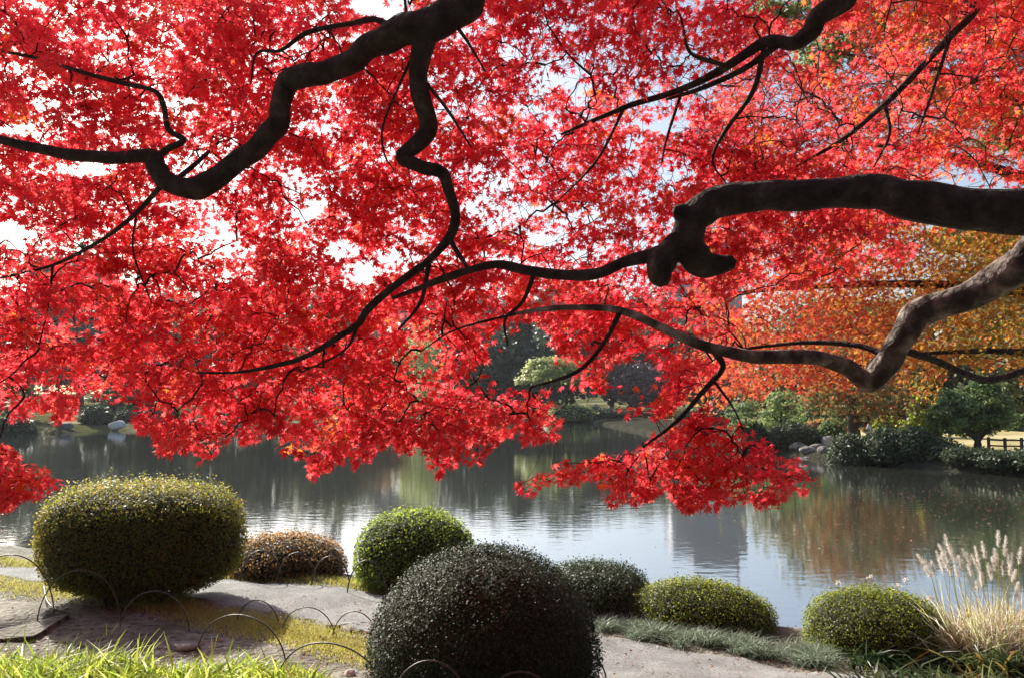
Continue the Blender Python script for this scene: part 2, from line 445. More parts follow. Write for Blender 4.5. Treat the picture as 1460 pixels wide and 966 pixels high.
# gravel path: a sheet that follows the ground
far_e = catmull([(-16,13.9),(-10,13.3),(-7.6,12.75),(-4,12.0),(-2.1,11.35),(-.4,10.3),(1,9.25),(2.84,8.06),(3.6,7.4),(5,6.4),(8,5)], 12)
near_e = catmull([(-16,13),(-10,12.4),(-7.6,11.9),(-5,11.0),(-3.35,10.05),(-2.3,9.5),(-1.45,8.9),(.8,7.1),(2,6.1),(3.2,5.1),(6,3.4)], 12)
K = 26
tt = np.linspace(0, 1, K)
PX = near_e[:, None, 0] * (1 - tt) + far_e[:, None, 0] * tt
PY = near_e[:, None, 1] * (1 - tt) + far_e[:, None, 1] * tt
wig = .06 * np.sin(np.arange(len(near_e)) * 1.1) + .04 * np.sin(np.arange(len(near_e)) * 2.7)
PY = PY + (wig[:, None] * (1 - tt)) - (wig[::-1][:, None] * tt)
PZ = height(PX, PY) + .022 - .045 * (np.abs(tt - .5) > .48)[None]
ip = np.arange(PX.size).reshape(PX.shape)
M['gravel'] = noise_mat('path_gravel', [(.3, (.165, .168, .165)), (.5, (.232, .237, .233)), (.7, (.295, .303, .297))], scale=3, detail=10, bump=.8, bscale=70, bdist=.012,
                        second=(45, (.10, .095, .095), .58))
tag(build('path', np.stack([PX, PY, PZ], -1).reshape(-1, 3), np.stack([ip[:-1, :-1], ip[1:, :-1], ip[1:, 1:], ip[:-1, 1:]], -1).reshape(-1, 4)[:, ::-1], M['gravel'], smooth=True), kind='structure')

# ------------------------------------------------------------------ red maple over the camera's view
def poly_px(pts):
    """pts: (u, v, depth, width in px) -> smooth 3D line with radii"""
    p = np.array([list(P(u, v, d)) + [w * d / F / 2 * (.82 if w > 12 else .92)] for u, v, d, w in pts])
    return p
def limb_line(pxpts, pre=(), post=(), n=7):
    """pre: world points (x,y,z,r) before the traced ones (towards the trunk)"""
    a = [np.array(q, float) for q in pre] + list(poly_px(pxpts)) + [np.array(q, float) for q in post]
    return catmull(np.array(a), n)

TR = np.array([4.9, 3.4])
tz = hz(*TR)
maple = empty('maple_tree', (TR[0], TR[1], tz))
tag(maple, 'red leaved maple with dark crooked limbs and branches hanging over the pond bank', 'tree')
MO = np.array(maple.location)
skeleton = []
def limb(line, sides=14, lump=.07, name='limb', seed=0, sk=True, mat='bark'):
    V, Q = tube(line[:, :3], np.maximum(line[:, 3], .002), sides, lump, seed)
    build(name, V, Q, M[mat], maple, origin=MO, smooth=True)
    if sk: skeleton.append(line)
trunk_line = catmull(np.array([(TR[0]+.05, TR[1], tz-.3, .46), (TR[0], TR[1], tz+.1, .38), (TR[0]-.05, TR[1]+.05, tz+1, .31), (TR[0]-.12, TR[1]+.05, tz+2, .29), (TR[0]-.1, TR[1], tz+2.9, .27), (TR[0]-.2, TR[1]-.1, tz+4.2, .2), (TR[0]-.1, TR[1]-.3, tz+6, .08)]), 6)
limb(trunk_line, 18, .08, 'trunk', 1, False)
A = limb_line([(700,-45,4.6,66),(668,2,4.6,64),(640,22,4.6,62),(610,38,4.6,62),(575,44,4.65,56),(535,62,4.7,46),(505,84,4.75,42),(470,103,4.8,40),(435,108,4.8,42),(411,117,4.85,40),(400,150,4.85,36),(391,185,4.9,40),(360,215,4.95,38),(322,244,5,37),(286,266,5,42),(262,268,5,36),(237,258,5,34),(224,240,5,34),(220,226,5,30),(200,222,5,24),(160,225,4.95,22),(110,222,4.9,21),(50,211,4.9,18),(0,199,4.9,15),(-80,180,4.9,11)],
    pre=[(TR[0]-.2,TR[1]-.1,5.3,.2),(3.6,3.7,6.3,.18),(1.6,4.3,6.5,.16)])
limb(A, 16, .10, 'limb', 2)
A2 = limb_line([(608,40,4.6,44),(600,80,4.65,38),(597,120,4.7,34),(605,155,4.75,34),(610,185,4.8,32),(592,208,4.8,30),(574,224,4.8,26),(600,238,4.8,24),(630,247,4.8,22),(641,275,4.85,20),(649,305,4.9,18),(645,330,4.95,17),(630,352,5,15),(605,376,5.0,13),(565,406,5.0,13),(525,440,5.05,12),(510,462,5.05,11),(480,482,5.05,10),(440,506,5.05,8),(400,519,5.1,7),(340,530,5.1,5),(280,531,5.15,3)])
limb(A2, 12, .06, 'limb', 3)
B = limb_line([(1540,301,4.2,88),(1460,303,4.2,82),(1380,297,4.25,76),(1300,286,4.3,70),(1250,274,4.35,62),(1200,274,4.4,56),(1150,278,4.4,54),(1090,280,4.45,54),(1040,284,4.5,56),(1008,295,4.5,58),(985,318,4.5,56),(982,350,4.5,54),(997,372,4.5,56),(1020,378,4.48,40),(1046,373,4.45,22)],
    pre=[(TR[0]-.1,TR[1],tz+2.7,.22),(4.1,3.9,4.15,.19)])
limb(B, 18, .06, 'limb', 4)
Bs = limb_line([(988,330,4.5,44),(965,352,4.5,46),(946,366,4.5,50),(941,388,4.48,46),(941,404,4.46,28)], n=5)
limb(Bs, 12, .13, 'limb', 5, False)
Bk = limb_line([(990,312,4.5,40),(972,304,4.46,34),(962,298,4.44,16)], n=5)
limb(Bk, 10, .1, 'limb', 15, False)
B2 = limb_line([(945,362,4.5,34),(920,366,4.55,24),(890,374,4.6,21),(850,390,4.65,21),(800,392,4.7,19),(750,385,4.75,17),(710,377,4.8,16),(670,385,4.85,13),(630,398,4.9,12),(600,410,5,9),(560,425,5.1,5)])
limb(B2, 12, .07, 'branch', 6)
C = limb_line([(1540,335,4.6,70),(1460,374,4.8,62),(1400,414,5,54),(1345,434,5.1,48),(1308,448,5.2,50),(1288,480,5.2,44),(1268,510,5.25,42),(1248,536,5.3,42),(1236,546,5.3,34),(1215,528,5.3,30),(1180,513,5.25,27),(1140,508,5.2,25),(1080,508,5.15,24),(1030,500,5.1,20),(980,484,5.1,17),(920,456,5.1,15),(885,443,5.1,13),(840,438,5.1,10),(780,440,5.1,8),(735,447,5.1,5)],
    pre=[(TR[0]-.1,TR[1]+.05,tz+1.9,.2),(4.5,4.1,3.9,.17)])
limb(C, 16, .06, 'limb', 7, mat='sunlit_bark')
D = limb_line([(1270,-35,4.8,44),(1200,4,4.8,40),(1168,22,4.85,36),(1155,46,4.9,32),(1130,62,4.9,26),(1092,60,4.95,20),(1050,86,5,17),(1010,110,5.1,14),(960,132,5.2,10),(900,150,5.3,9),(850,170,5.4,7),(800,192,5.5,4)],
    pre=[(TR[0]-.2,TR[1]-.1,5.0,.16),(4.0,3.8,5.9,.12)])
limb(D, 12, .08, 'limb', 8)
E = limb_line([(1405,-30,5.8,17),(1390,15,5.8,15),(1352,55,5.9,13),(1300,110,6,11),(1260,150,6.1,9),(1200,200,6.2,7),(1130,240,6.3,4)],
    pre=[(TR[0]-.1,TR[1]-.3,6.4,.1),(4.6,4.8,7.0,.07)])
limb(E, 10, .06, 'limb', 9)
small = [
 [(221,226,5,14),(240,212,5,11),(262,200,5,10),(240,184,5.05,9),(233,150,5.1,9),(220,130,5.1,8),(180,120,5.2,8),(120,104,5.2,7),(60,85,5.3,6),(0,72,5.4,5),(-50,60,5.4,3)],
 [(250,258,5,9),(285,228,5.1,7),(312,203,5.2,4)],
 [(238,256,5,9),(190,308,5.1,7),(140,345,5.2,6),(75,378,5.4,5),(0,396,5.6,3)],
 [(75,378,5.4,4),(70,430,5.5,3),(54,500,5.6,2)],
 [(194,310,5.2,4),(190,360,5.3,3),(216,432,5.4,2)],
 [(642,342,4.95,9),(652,360,4.95,8),(668,384,4.9,6)],
 [(612,372,5.1,8),(600,430,5.1,6),(568,470,5.1,3)],
 [(512,460,5.05,6),(490,500,5.1,4),(430,530,5.2,3)],
 [(560,40,4.65,12),(535,28,4.7,10),(505,33,4.75,9),(440,46,4.9,8),(400,72,5,6),(366,76,5,4),(358,118,5.1,2.5)],
 [(580,34,4.65,6),(578,8,4.65,5),(572,-40,4.7,4)],
 [(650,36,4.6,7),(668,62,4.6,5),(692,102,4.6,3)],
 [(608,118,4.7,6),(640,160,4.7,5),(672,210,4.7,3)],
 [(590,76,4.65,6),(570,120,4.7,4),(546,180,4.7,4),(548,220,4.75,3),(562,243,4.75,2)],
 [(762,390,4.75,8),(745,430,4.8,6),(720,456,4.8,5),(724,492,4.9,3)],
 [(884,444,5.1,9),(860,490,5.1,7),(822,530,5.1,6),(756,552,5.15,3)],
 [(1018,500,5.1,11),(1030,524,5.1,10),(1000,560,5.1,8),(965,600,5.1,6),(918,636,5.15,3)],
 [(1020,545,5.1,5),(1045,580,5.1,3),(1060,612,5.1,2)],
 [(1112,62,4.95,12),(1062,98,5,10),(1000,126,5.1,8),(950,142,5.2,4)],
 [(1034,94,5,8),(985,76,5,6),(974,38,5,3)],
 [(1090,66,4.95,9),(1074,130,5,8),(1032,190,5.1,6),(1016,230,5.2,4),(1036,262,5.3,2)],
 [(972,130,5.2,6),(950,200,5.3,4),(944,232,5.3,2)],
 [(890,154,5.3,6),(850,230,5.4,4),(790,292,5.5,2)],
 [(1262,150,6.1,7),(1268,192,6.1,5),(1244,242,6.1,2.5)],
 [(1354,56,5.9,7),(1330,130,5.9,5),(1308,192,5.9,2.5)],
 [(1290,500,5.2,14),(1330,512,5.4,13),(1372,531,5.6,13),(1412,541,5.8,13),(1470,524,6,11),(1540,500,6.2,7)],
 [(1262,505,5.25,12),(1220,492,5.4,9),(1150,488,5.6,7),(1060,497,5.8,4)],
 [(735,447,5.1,5),(650,470,5.2,3),(600,500,5.3,2)],
]
for i, s in enumerate(small):
    limb(limb_line(s, n=6), 8, .06, 'branch', 20 + i)
# parts of the crown above and behind the picture
limb(catmull(np.array([(2.4,4.0,6.45,.09),(1.2,2.4,6.9,.06),(-.6,1.2,7.1,.04),(-2.6,.6,7.0,.015)]), 6), 8, .06, 'branch', 60)
limb(catmull(np.array([(0.0,4.55,5.75,.07),(-1.4,4.6,6.3,.05),(-3.4,4.4,6.6,.03),(-5,4.6,6.5,.012)]), 6), 8, .06, 'branch', 61)

# --- where the photo has leaves: regions in photo pixels, each spray gets its own depth
BOT = np.array([(-120,600),(0,592),(60,592),(100,598),(128,566),(180,585),(225,640),(260,652),(300,650),(335,628),(380,620),(415,645),(440,668),(470,672),(500,656),(530,650),(560,638),(600,640),(615,668),(660,666),(700,640),(735,622),(770,634),(795,632),(800,596),(830,572),(870,584),(900,592),(950,588),(990,560),(1020,540),(1060,430),(1150,410),(1300,380),(1330,330),(1460,300),(1580,290)], float)
LOW = [(732,692),(752,706),(800,690),(845,684),(872,722),(905,716),(950,700),(984,732),(1012,728),(1040,712),(1105,726),(1130,706),(1170,686),(1128,648),(1085,622),(1040,600),(1000,580),(955,608),(900,640),(850,650),(780,668)]
LEFTLOW = [(-100,620),(0,626),(40,660),(62,668),(92,688),(60,706),(20,722),(-100,730)]
HOLES = [(742,505,50,50,.97),(700,540,40,25,.9),(792,540,40,36,.9),(845,582,62,24,.95),(600,500,26,18,.8),(640,535,30,14,.7),(600,575,14,10,.7),(905,545,42,34,.93),(150,575,40,22,.9),
 (118,240,52,10,.95),(15,335,26,22,.97),(300,320,38,30,.8),(440,275,28,40,.7),(490,355,24,16,.95),(575,366,28,9,.9),(545,8,46,18,.95),(705,300,55,20,.75),(775,112,38,16,.7),
 (1122,8,40,16,.9),(90,360,60,18,.55),(140,205,30,10,.6),(430,140,14,10,.3),(760,260,30,16,.5),(480,380,16,14,.6),(1050,425,16,12,.6),(1400,255,70,28,.75),(1180,75,45,30,.8),(1140,40,40,40,.5),
 (1350,330,60,26,.8),(270,235,30,14,.5),(690,150,26,14,.4),(840,300,40,14,.4),(1000,250,30,16,.4),(30,580,30,8,.5)]
def dens(u, v):
    u, v = np.asarray(u, float), np.asarray(v, float)
    jit = 9 * np.sin(u * .11 + v * .05) + 6 * np.sin(u * .31 + 1.7)
    bot = np.interp(u, BOT[:, 0], BOT[:, 1]) + jit
    d = np.where(v < bot, 1.0, 0.0)
    air = .84 + .16 * sm(260, 400, v)                          # airy above, a solid mass below
    air = air * (1 + .35 * np.sin(u * .021 + .9 * np.sin(v * .017)) * np.sin(v * .028 + u * .006) * (v < 400))
    d = d * air
    d = d * (1 + .6 * sm(640, 900, u) * (v < 330)) * np.where(u > 1290, .7, 1.0)
    for hx, hy, rx, ry, k in HOLES:
        d = d * (1 - k * (((u - hx) / rx) ** 2 + ((v - hy) / ry) ** 2 < 1))
    d = np.where(inside(LOW, u, v + jit * .4), .95, d)
    d = np.where(inside(LEFTLOW, u, v + jit * .4), 1.0, d)
    return d

NS = 3650
cu = rng.uniform(-110, 1570, 30000); cv = rng.uniform(-70, 735, 30000)
keep = rng.uniform(0, 1, 30000) < dens(cu, cv)
cu, cv = cu[keep][:NS], cv[keep][:NS]
lowmask = cv > np.interp(cu, BOT[:, 0], BOT[:, 1])
dmin = 5.05 + .2 * sm(0, 450, cv); dmax = 7.0 + .5 * sm(0, 500, cv)
dep = rng.uniform(dmin, dmax)
dep = np.where(lowmask & (cu > 400), rng.uniform(5.2, 6.0, len(cu)), dep)
dep = np.where(lowmask & (cu < 400), rng.uniform(5.2, 5.9, len(cu)), dep)
S = np.array([P(u, v, d) for u, v, d in zip(cu, cv, dep)])
nin = len(S)
# off-frame crown: above the frame, overhead and behind the camera
Sx = np.stack([rng.uniform(-8, 9, 420), rng.uniform(-6.5, 5.6, 420), rng.uniform(7.6, 9.8, 420)], -1)
S = np.vstack([S, Sx])

nodes = np.vstack([l[::2, :3] for l in skeleton])
order = np.argsort([np.min(np.sum((nodes - s) ** 2, 1)) for s in S])
cap = len(nodes) + len(S) * 6
N = np.zeros((cap, 3)); N[:len(nodes)] = nodes; nn = len(nodes)
owner = np.full(cap, -1); paths = []; par = []
for k in order:
    s = S[k]
    dv = N[:nn] - s
    i = int(np.argmin(np.sum(dv * dv * np.array([1, 1, .8]), 1)))
    a = N[i]
    L = np.linalg.norm(s - a) + 1e-6
    t = np.linspace(0, 1, 7)[:, None]
    side = rng.normal(0, .07, 3) * L
    pth = a + (s - a) * t + side * np.sin(t * math.pi) + np.array([0, 0, .12 * L]) * np.sin(t * math.pi) + rng.normal(0, .012 * min(L * 3, 1), (7, 3)) * np.sin(t * math.pi)
    paths.append(pth); par.append(owner[i])
    owner[nn:nn + 6] = len(paths) - 1
    N[nn:nn + 6] = pth[1:]; nn += 6
cnt = np.ones(len(paths))
for i in range(len(paths) - 1, -1, -1):
    if par[i] >= 0: cnt[par[i]] += cnt[i]
tw = Acc()
for i, pth in enumerate(paths):
    r0 = min(.0022 * cnt[i] ** .38, .0085)
    V, Q = tube(pth, np.linspace(r0, max(.0018, r0 * .55), 7), 4)
    tw.add(V, Q)
sp_dir = []
SPK, LPT = 5, 6
ns = len(S)
heads = np.array([paths[list(order).index(k)][-1] - paths[list(order).index(k)][-3] for k in range(ns)]) if ns < 5 else None
inv = np.empty(ns, int); inv[order] = np.arange(ns)
heads = nrm(np.array([paths[inv[k]][-1] - paths[inv[k]][-3] for k in range(ns)]))
base = np.repeat(S, SPK, 0)
hd = np.repeat(heads, SPK, 0)
td = nrm(hd * .8 + rng.normal(0, 1, (ns * SPK, 3)) * np.array([.85, .85, .38]) + np.array([0, 0, -.12]))
tl = rng.uniform(.12, .27, ns * SPK)
ends = base + td * tl[:, None]
def proj(p):
    rel = p - np.array([0, 0, CAMZ])
    fw = np.maximum(rel[:, 1] * math.cos(PITCH) + rel[:, 2] * math.sin(PITCH), .1); up = -rel[:, 1] * math.sin(PITCH) + rel[:, 2] * math.cos(PITCH)
    return CX + F * rel[:, 0] / fw, CY - F * up / fw
eu, ev = proj(ends)
ks = (dens(eu, ev + 6) > .05) | (ev < 0)
V, Q = prisms(base[ks], ends[ks], .0017, .0011)
tw.add(V, Q)
tw.build('twigs', M['twig'], maple, origin=MO)
t = np.tile(np.linspace(.25, 1.06, LPT), ns * SPK)
tb, tdd, tll = np.repeat(base, LPT, 0), np.repeat(td, LPT, 0), np.repeat(tl, LPT)
perp = nrm(np.cross(tdd, nrm(rng.normal(0, .5, tdd.shape) + np.array([0, 0, 1.0]))))
sgn = np.tile(np.array([1, -1, 1, -1, 1, 0.0]), ns * SPK)
pos = tb + tdd * (t * tll)[:, None] + perp * (sgn * rng.uniform(.02, .05, len(t)))[:, None] + rng.normal(0, .012, tdd.shape)
tip = nrm(perp * sgn[:, None] * .9 + tdd * .8 + rng.normal(0, .35, tdd.shape) + np.array([0, 0, -.35]))
nor = nrm(np.array([0, 0, .38]) + SUN_DIR * .42 + rng.normal(0, .45, tdd.shape))
rel = pos - np.array([0, 0, CAMZ])
fw = rel[:, 1] * math.cos(PITCH) + rel[:, 2] * math.sin(PITCH)
up = -rel[:, 1] * math.sin(PITCH) + rel[:, 2] * math.cos(PITCH)
fw = np.maximum(fw, .1)
lu, lv = CX + F * rel[:, 0] / fw, CY - F * up / fw
outf = np.repeat(np.arange(ns) >= nin, SPK * LPT)
ok = outf | (lv < -10) | (rng.uniform(0, 1, len(lu)) < np.clip(dens(lu, lv) * 2.6, 0, 1))
# the sun reaches the two low limbs through openings in the leaves
for ln in (B, C):
    for q in ln[::2]:
        if q[0] < .9: continue
        rl = pos - q[:3]; tt_ = rl @ SUN_DIR
        dist = np.linalg.norm(rl - tt_[:, None] * SUN_DIR, axis=1)
        ok &= ~((tt_ > 0) & (dist < q[3] + .10) & (np.sin(q[0] * 9 + pos[:, 0] * 3 + pos[:, 2] * 5) > -.82))
sz = rng.uniform(.033, .060, len(pos)) * np.where(outf, 2.3, 1)
spray_t = np.repeat(rng.normal(0, .15, ns), SPK * LPT)
# leaves turn orange on the side of the crown towards the trunk
tn = .38 + spray_t + rng.normal(0, .10, len(pos)) + .17 * sm(.9, 3.6, pos[:, 0]) * sm(3.2, 4.0, pos[:, 2] + .25 * pos[:, 0])
V, Q, T = leaves(pos[ok], nor[ok], tip[ok], sz[ok], *MAPLE, np.clip(tn[ok], 0, 1))
build('foliage', V, Q, M['red'], maple, T, origin=MO)

# ------------------------------------------------------------------ orange maple at the right, further off
def crown_leaves(cent, rad, n_clump, per, lsize, spread, r, tint_mu=.5, tint_sd=.2, shell=.55, tmpl=CLUMP, flat=1.0, up=.4, lower=-1.0):
    """leaf pieces gathered in clumps inside an ellipsoid; gaps stay between the clumps"""
    d = nrm(r.normal(0, 1, (n_clump * 3, 3)))
    d = d[d[:, 2] > lower][:n_clump]
    n_clump = len(d)
    k = r.uniform(shell, 1, (n_clump, 1)) ** .6
    lump = 1 + .16 * np.sin(d[:, 0:1] * 5 + 1) * np.sin(d[:, 1:2] * 4 + d[:, 2:3] * 6)
    c = np.asarray(cent) + d * k * lump * np.asarray(rad)
    ct = r.normal(tint_mu, tint_sd * .6, n_clump)
    C = np.repeat(c, per, 0)
    off = r.normal(0, 1, (len(C), 3)) * spread * np.array([1, 1, .6 * flat])
    p = C + off
    nor = nrm(np.repeat(d, per, 0) * .5 + nrm(off) * .4 + np.array([0, 0, up]) + r.normal(0, .5, p.shape))
    tip = r.normal(0, 1, p.shape)
    tn = np.clip(np.repeat(ct, per) + r.normal(0, tint_sd, len(p)), 0, 1)
    return leaves(p, nor, tip, r.uniform(.7, 1.3, len(p)) * lsize, *tmpl, tn)

def tree(name, label, cat, x, y, top, rx, rz, mat, group=None, n=70, per=45, ls=.3, spread=None, tr=.25, seed=0, kind='round', mu=.5, sd=.2, lean=0, ry=None, trunkmat='trunk', forks=4):
    r = np.random.default_rng(seed)
    z0 = hz(x, y)
    ry = ry or rx
    o = tag(empty(name, (x, y, z0)), label, cat, group)
    og = np.array([x, y, z0])
    cz = top - rz
    c = np.array([x + lean, y, cz])
    acc = Acc()
    spread = spread or rx * .2
    if kind == 'cone':
        for L in range(9):
            f = L / 8
            acc.add(*crown_leaves((x + lean * f, y, z0 + (top - z0) * (.18 + .76 * f)), (rx * (1.05 - f), ry * (1.05 - f), (top - z0) * .09), max(4, int(n / 9 * (1.3 - f))), per, ls, spread * (1.15 - f * .8), r, mu, sd, .2))
    elif kind == 'pads':
        for L in range(5):
            f = L / 4
            a = r.uniform(0, 6.28)
            q = (x + lean * f + math.cos(a) * rx * .45 * (1 - f), y + math.sin(a) * rx * .3, z0 + (top - z0) * (.35 + .58 * f))
            acc.add(*crown_leaves(q, (rx * (.75 - .3 * f), ry * (.75 - .3 * f), rz * .22), n // 5, per, ls, spread * .7, r, mu, sd, .1, NEEDLE, .5, .9))
    elif kind == 'umbrella':
        acc.add(*crown_leaves(c, (rx, ry, rz), n, per, ls, spread, r, mu, sd, .7, CLUMP, .7, .8, lower=-.05))
    elif kind == 'willow':
        acc.add(*crown_leaves(c, (rx * .8, ry * .8, rz), n, per, ls, spread, r, mu, sd, .5, NEEDLE, 2.6, 0))
    else:
        acc.add(*crown_leaves(c, (rx, ry, rz), n, per, ls, spread, r, mu, sd))
    acc.build('crown', M[mat], o, og)
    ta = Acc()
    tl = catmull(np.array([(x, y, z0 - .3, tr * 1.3), (x + .04 * tr, y, z0 + .25 * (cz - z0), tr), (x + lean * .5, y, z0 + .7 * (cz - z0), tr * .8), (x + lean, y, cz + rz * .3, tr * .35)]), 5)
    ta.add(*tube(tl[:, :3], tl[:, 3], 10, .08, seed))
    for f in range(forks):
        a = f * 6.28 / max(forks, 1) + seed
        s = tl[int(len(tl) * (.45 + .1 * (f % 3)))]
        e = np.array([c[0] + math.cos(a) * rx * .6, c[1] + math.sin(a) * ry * .6, cz + rz * r.uniform(-.2, .4)])
        m_ = (s[:3] + e) / 2 + np.array([0, 0, .08 * rz])
        q = catmull(np.array([s[:3], m_, e]), 4)
        ta.add(*tube(q, np.linspace(s[3] * .6, tr * .1, len(q)), 6, .05, f))
    ta.build('trunk', M[trunkmat], o, og, True)
    return o

OT = np.array([12.9, 12.5]); oz = hz(*OT)
og = np.array([OT[0], OT[1], oz])
om = tag(empty('maple_tree', tuple(og)), 'orange and golden leaved maple behind the red one at the right edge', 'tree')
tl = catmull(np.array([(12.9,12.5,oz-.3,.42),(12.8,12.5,oz+1,.33),(12.4,12.7,oz+2.8,.28),(11.9,12.9,oz+5,.2),(11.5,13,oz+9,.07)]), 6)
build('trunk', *tube(tl[:, :3], tl[:, 3], 14, .08, 3), M['bark'], om, origin=og, smooth=True)
oskel = [tl]
for q in ([(9.2,9.3,3.0,.12),(7.6,9.6,4.1,.09),(5.6,10,4.5,.06),(3.4,10.4,4.5,.03),(2.2,10.6,4.3,.012)],
          [(9.2,9.3,3.6,.12),(7.4,9.2,5.0,.09),(5.6,9.4,5.9,.06),(4.2,9.8,6.3,.02)],
          [(8.9,9.4,4.6,.1),(7.4,10,6.3,.07),(6,10.4,7.4,.04),(4.4,11,8,.015)],
          [(9.3,9.3,2.6,.10),(7.8,9.0,3.2,.07),(6,9.2,3.6,.045),(4.6,9.4,3.6,.015)],
          [(8.8,9.5,5.2,.09),(7.6,9.2,7,.06),(7,9,8.2,.02)]):
    q = np.array(q); q[:, :2] *= 1.36; q[:, 2] = CAMZ + (q[:, 2] - CAMZ) * 1.36; q[:, 3] *= 1.3
    l = catmull(q, 6)
    build('limb', *tube(l[:, :3], l[:, 3], 8, .07, 5), M['bark'], om, origin=og, smooth=True)
    oskel.append(l)
OBOT = np.array([(940,560),(1000,590),(1060,566),(1110,556),(1180,560),(1235,552),(1262,520),(1300,572),(1330,575),(1352,530),(1385,520),(1420,528),(1460,540),(1600,560)], float)
def odens(u, v):
    bot = np.interp(u, OBOT[:, 0], OBOT[:, 1]) + 8 * np.sin(u * .1)
    d = (v < bot) * (.85 + .15 * (v > 330))
    d = d * np.clip((u - (960 + .12 * np.clip(330 - v, 0, 400))) / 60, 0, 1)
    for hx, hy, rx, ry, k in [(1400,258,80,30,.9),(1180,75,40,34,.8),(1350,320,40,14,.6),(1050,425,16,14,.8),(1120,8,50,20,1),(1440,210,40,20,.5)]:
        d = d * (1 - k * (((u - hx) / rx) ** 2 + ((v - hy) / ry) ** 2 < 1))
    d = d * (.62 + .38 * np.sin(u * .045 + 1.5 * np.sin(v * .03)) * np.sin(v * .05 + u * .012))
    return d * .95
cu = rng.uniform(950, 1640, 9000); cv = rng.uniform(-60, 600, 9000)
kk = rng.uniform(0, 1, 9000) < odens(cu, cv)
cu, cv = cu[kk][:2600], cv[kk][:2600]
S2 = np.array([P(u, v, d) for u, v, d in zip(cu, cv, rng.uniform(12.3, 15.6, len(cu)))])
nd = np.vstack([l[::2, :3] for l in oskel])
tw = Acc()
od = np.argsort([np.min(np.sum((nd - s) ** 2, 1)) for s in S2])
N = np.zeros((len(nd) + len(S2) * 4, 3)); N[:len(nd)] = nd; nn = len(nd)
for k in od:
    s = S2[k]
    i = int(np.argmin(np.sum((N[:nn] - s) ** 2, 1)))
    a = N[i]; L = np.linalg.norm(s - a)
    t5 = np.linspace(0, 1, 5)[:, None]
    pth = a + (s - a) * t5 + (rng.normal(0, .1, 3) * L + np.array([0, 0, .1 * L])) * np.sin(t5 * math.pi)
    tw.add(*tube(pth, np.linspace(.008, .003, 5), 4))
    N[nn:nn + 4] = pth[1:]; nn += 4
tw.build('twigs', M['twig'], om, og)
per = 32
pos = np.repeat(S2, per, 0) + rng.normal(0, 1, (len(S2) * per, 3)) * np.array([.36, .36, .14])
rel = pos - np.array([0, 0, CAMZ])
fw = rel[:, 1] * math.cos(PITCH) + rel[:, 2] * math.sin(PITCH); up = -rel[:, 1] * math.sin(PITCH) + rel[:, 2] * math.cos(PITCH)
lu, lv = CX + F * rel[:, 0] / fw, CY - F * up / fw
ok = rng.uniform(0, 1, len(lu)) < np.clip(odens(lu, lv) * 2.2, 0, 1)
tn = np.repeat(rng.normal(0, .2, len(S2)), per) + rng.normal(0, .1, len(pos)) + .12 + .62 * sm(4.0, 8.4, pos[:, 0]) - .32 * sm(5.2, 8.5, pos[:, 2])
nor = nrm(np.array([0, 0, .4]) + SUN_DIR * .35 + rng.normal(0, .5, pos.shape))
V, Q, T = leaves(pos[ok], nor[ok], rng.normal(0, 1, pos[ok].shape) + np.array([0, 0, -.4]), rng.uniform(.05, .074, ok.sum()), *MAPLE, np.clip(tn[ok], 0, 1))
build('foliage', V, Q, M['orange'], om, T, origin=og)

# pine whose boughs show between the leaves in the upper right
pp_ = np.array([14.5, 15.5]); pz0 = hz(*pp_)
pog_ = np.array([14.5, 15.5, pz0])
pn = tag(empty('pine_tree', tuple(pog_)), 'tall pale green pine showing through the leaves in the upper right', 'tree')
build('trunk', *tube(catmull(np.array([(14.5,15.5,pz0-.3),(14.4,15.5,pz0+3),(14.6,15.5,pz0+7),(14.3,15.4,pz0+11)]), 5), np.linspace(.34, .1, 16), 12, .07, 4), M['trunk'], pn, origin=pog_, smooth=True)
rp = np.random.default_rng(55); acp = Acc(); act = Acc()
for (u, v, rr_) in [(1168,82,.75),(1196,62,.6),(1130,30,.8),(1095,20,.5),(1240,30,.6),(1330,28,.7),(1410,150,.7),(1440,200,.6),(1370,338,.6),(1420,350,.7),(1330,120,.6)]:
    q = P(u, v, 15.8 + rp.uniform(-.4, .6))
    acp.add(*crown_leaves(q, (rr_, rr_, rr_ * .5), 26, 26, .16, .12, rp, .75, .2, .2, NEEDLE, 1, .3))
    st = np.array([14.4, 15.5, min(q[2] + .6, pz0 + 10.5)])
    l = catmull(np.array([st, (st + q) / 2 + np.array([0, 0, .3]), q]), 6)
    act.add(*tube(l, np.linspace(.08, .012, len(l)), 6, .06, u))
acp.build('crown', M['pine'], pn, pog_)
act.build('limbs', M['trunk'], pn, pog_, True)

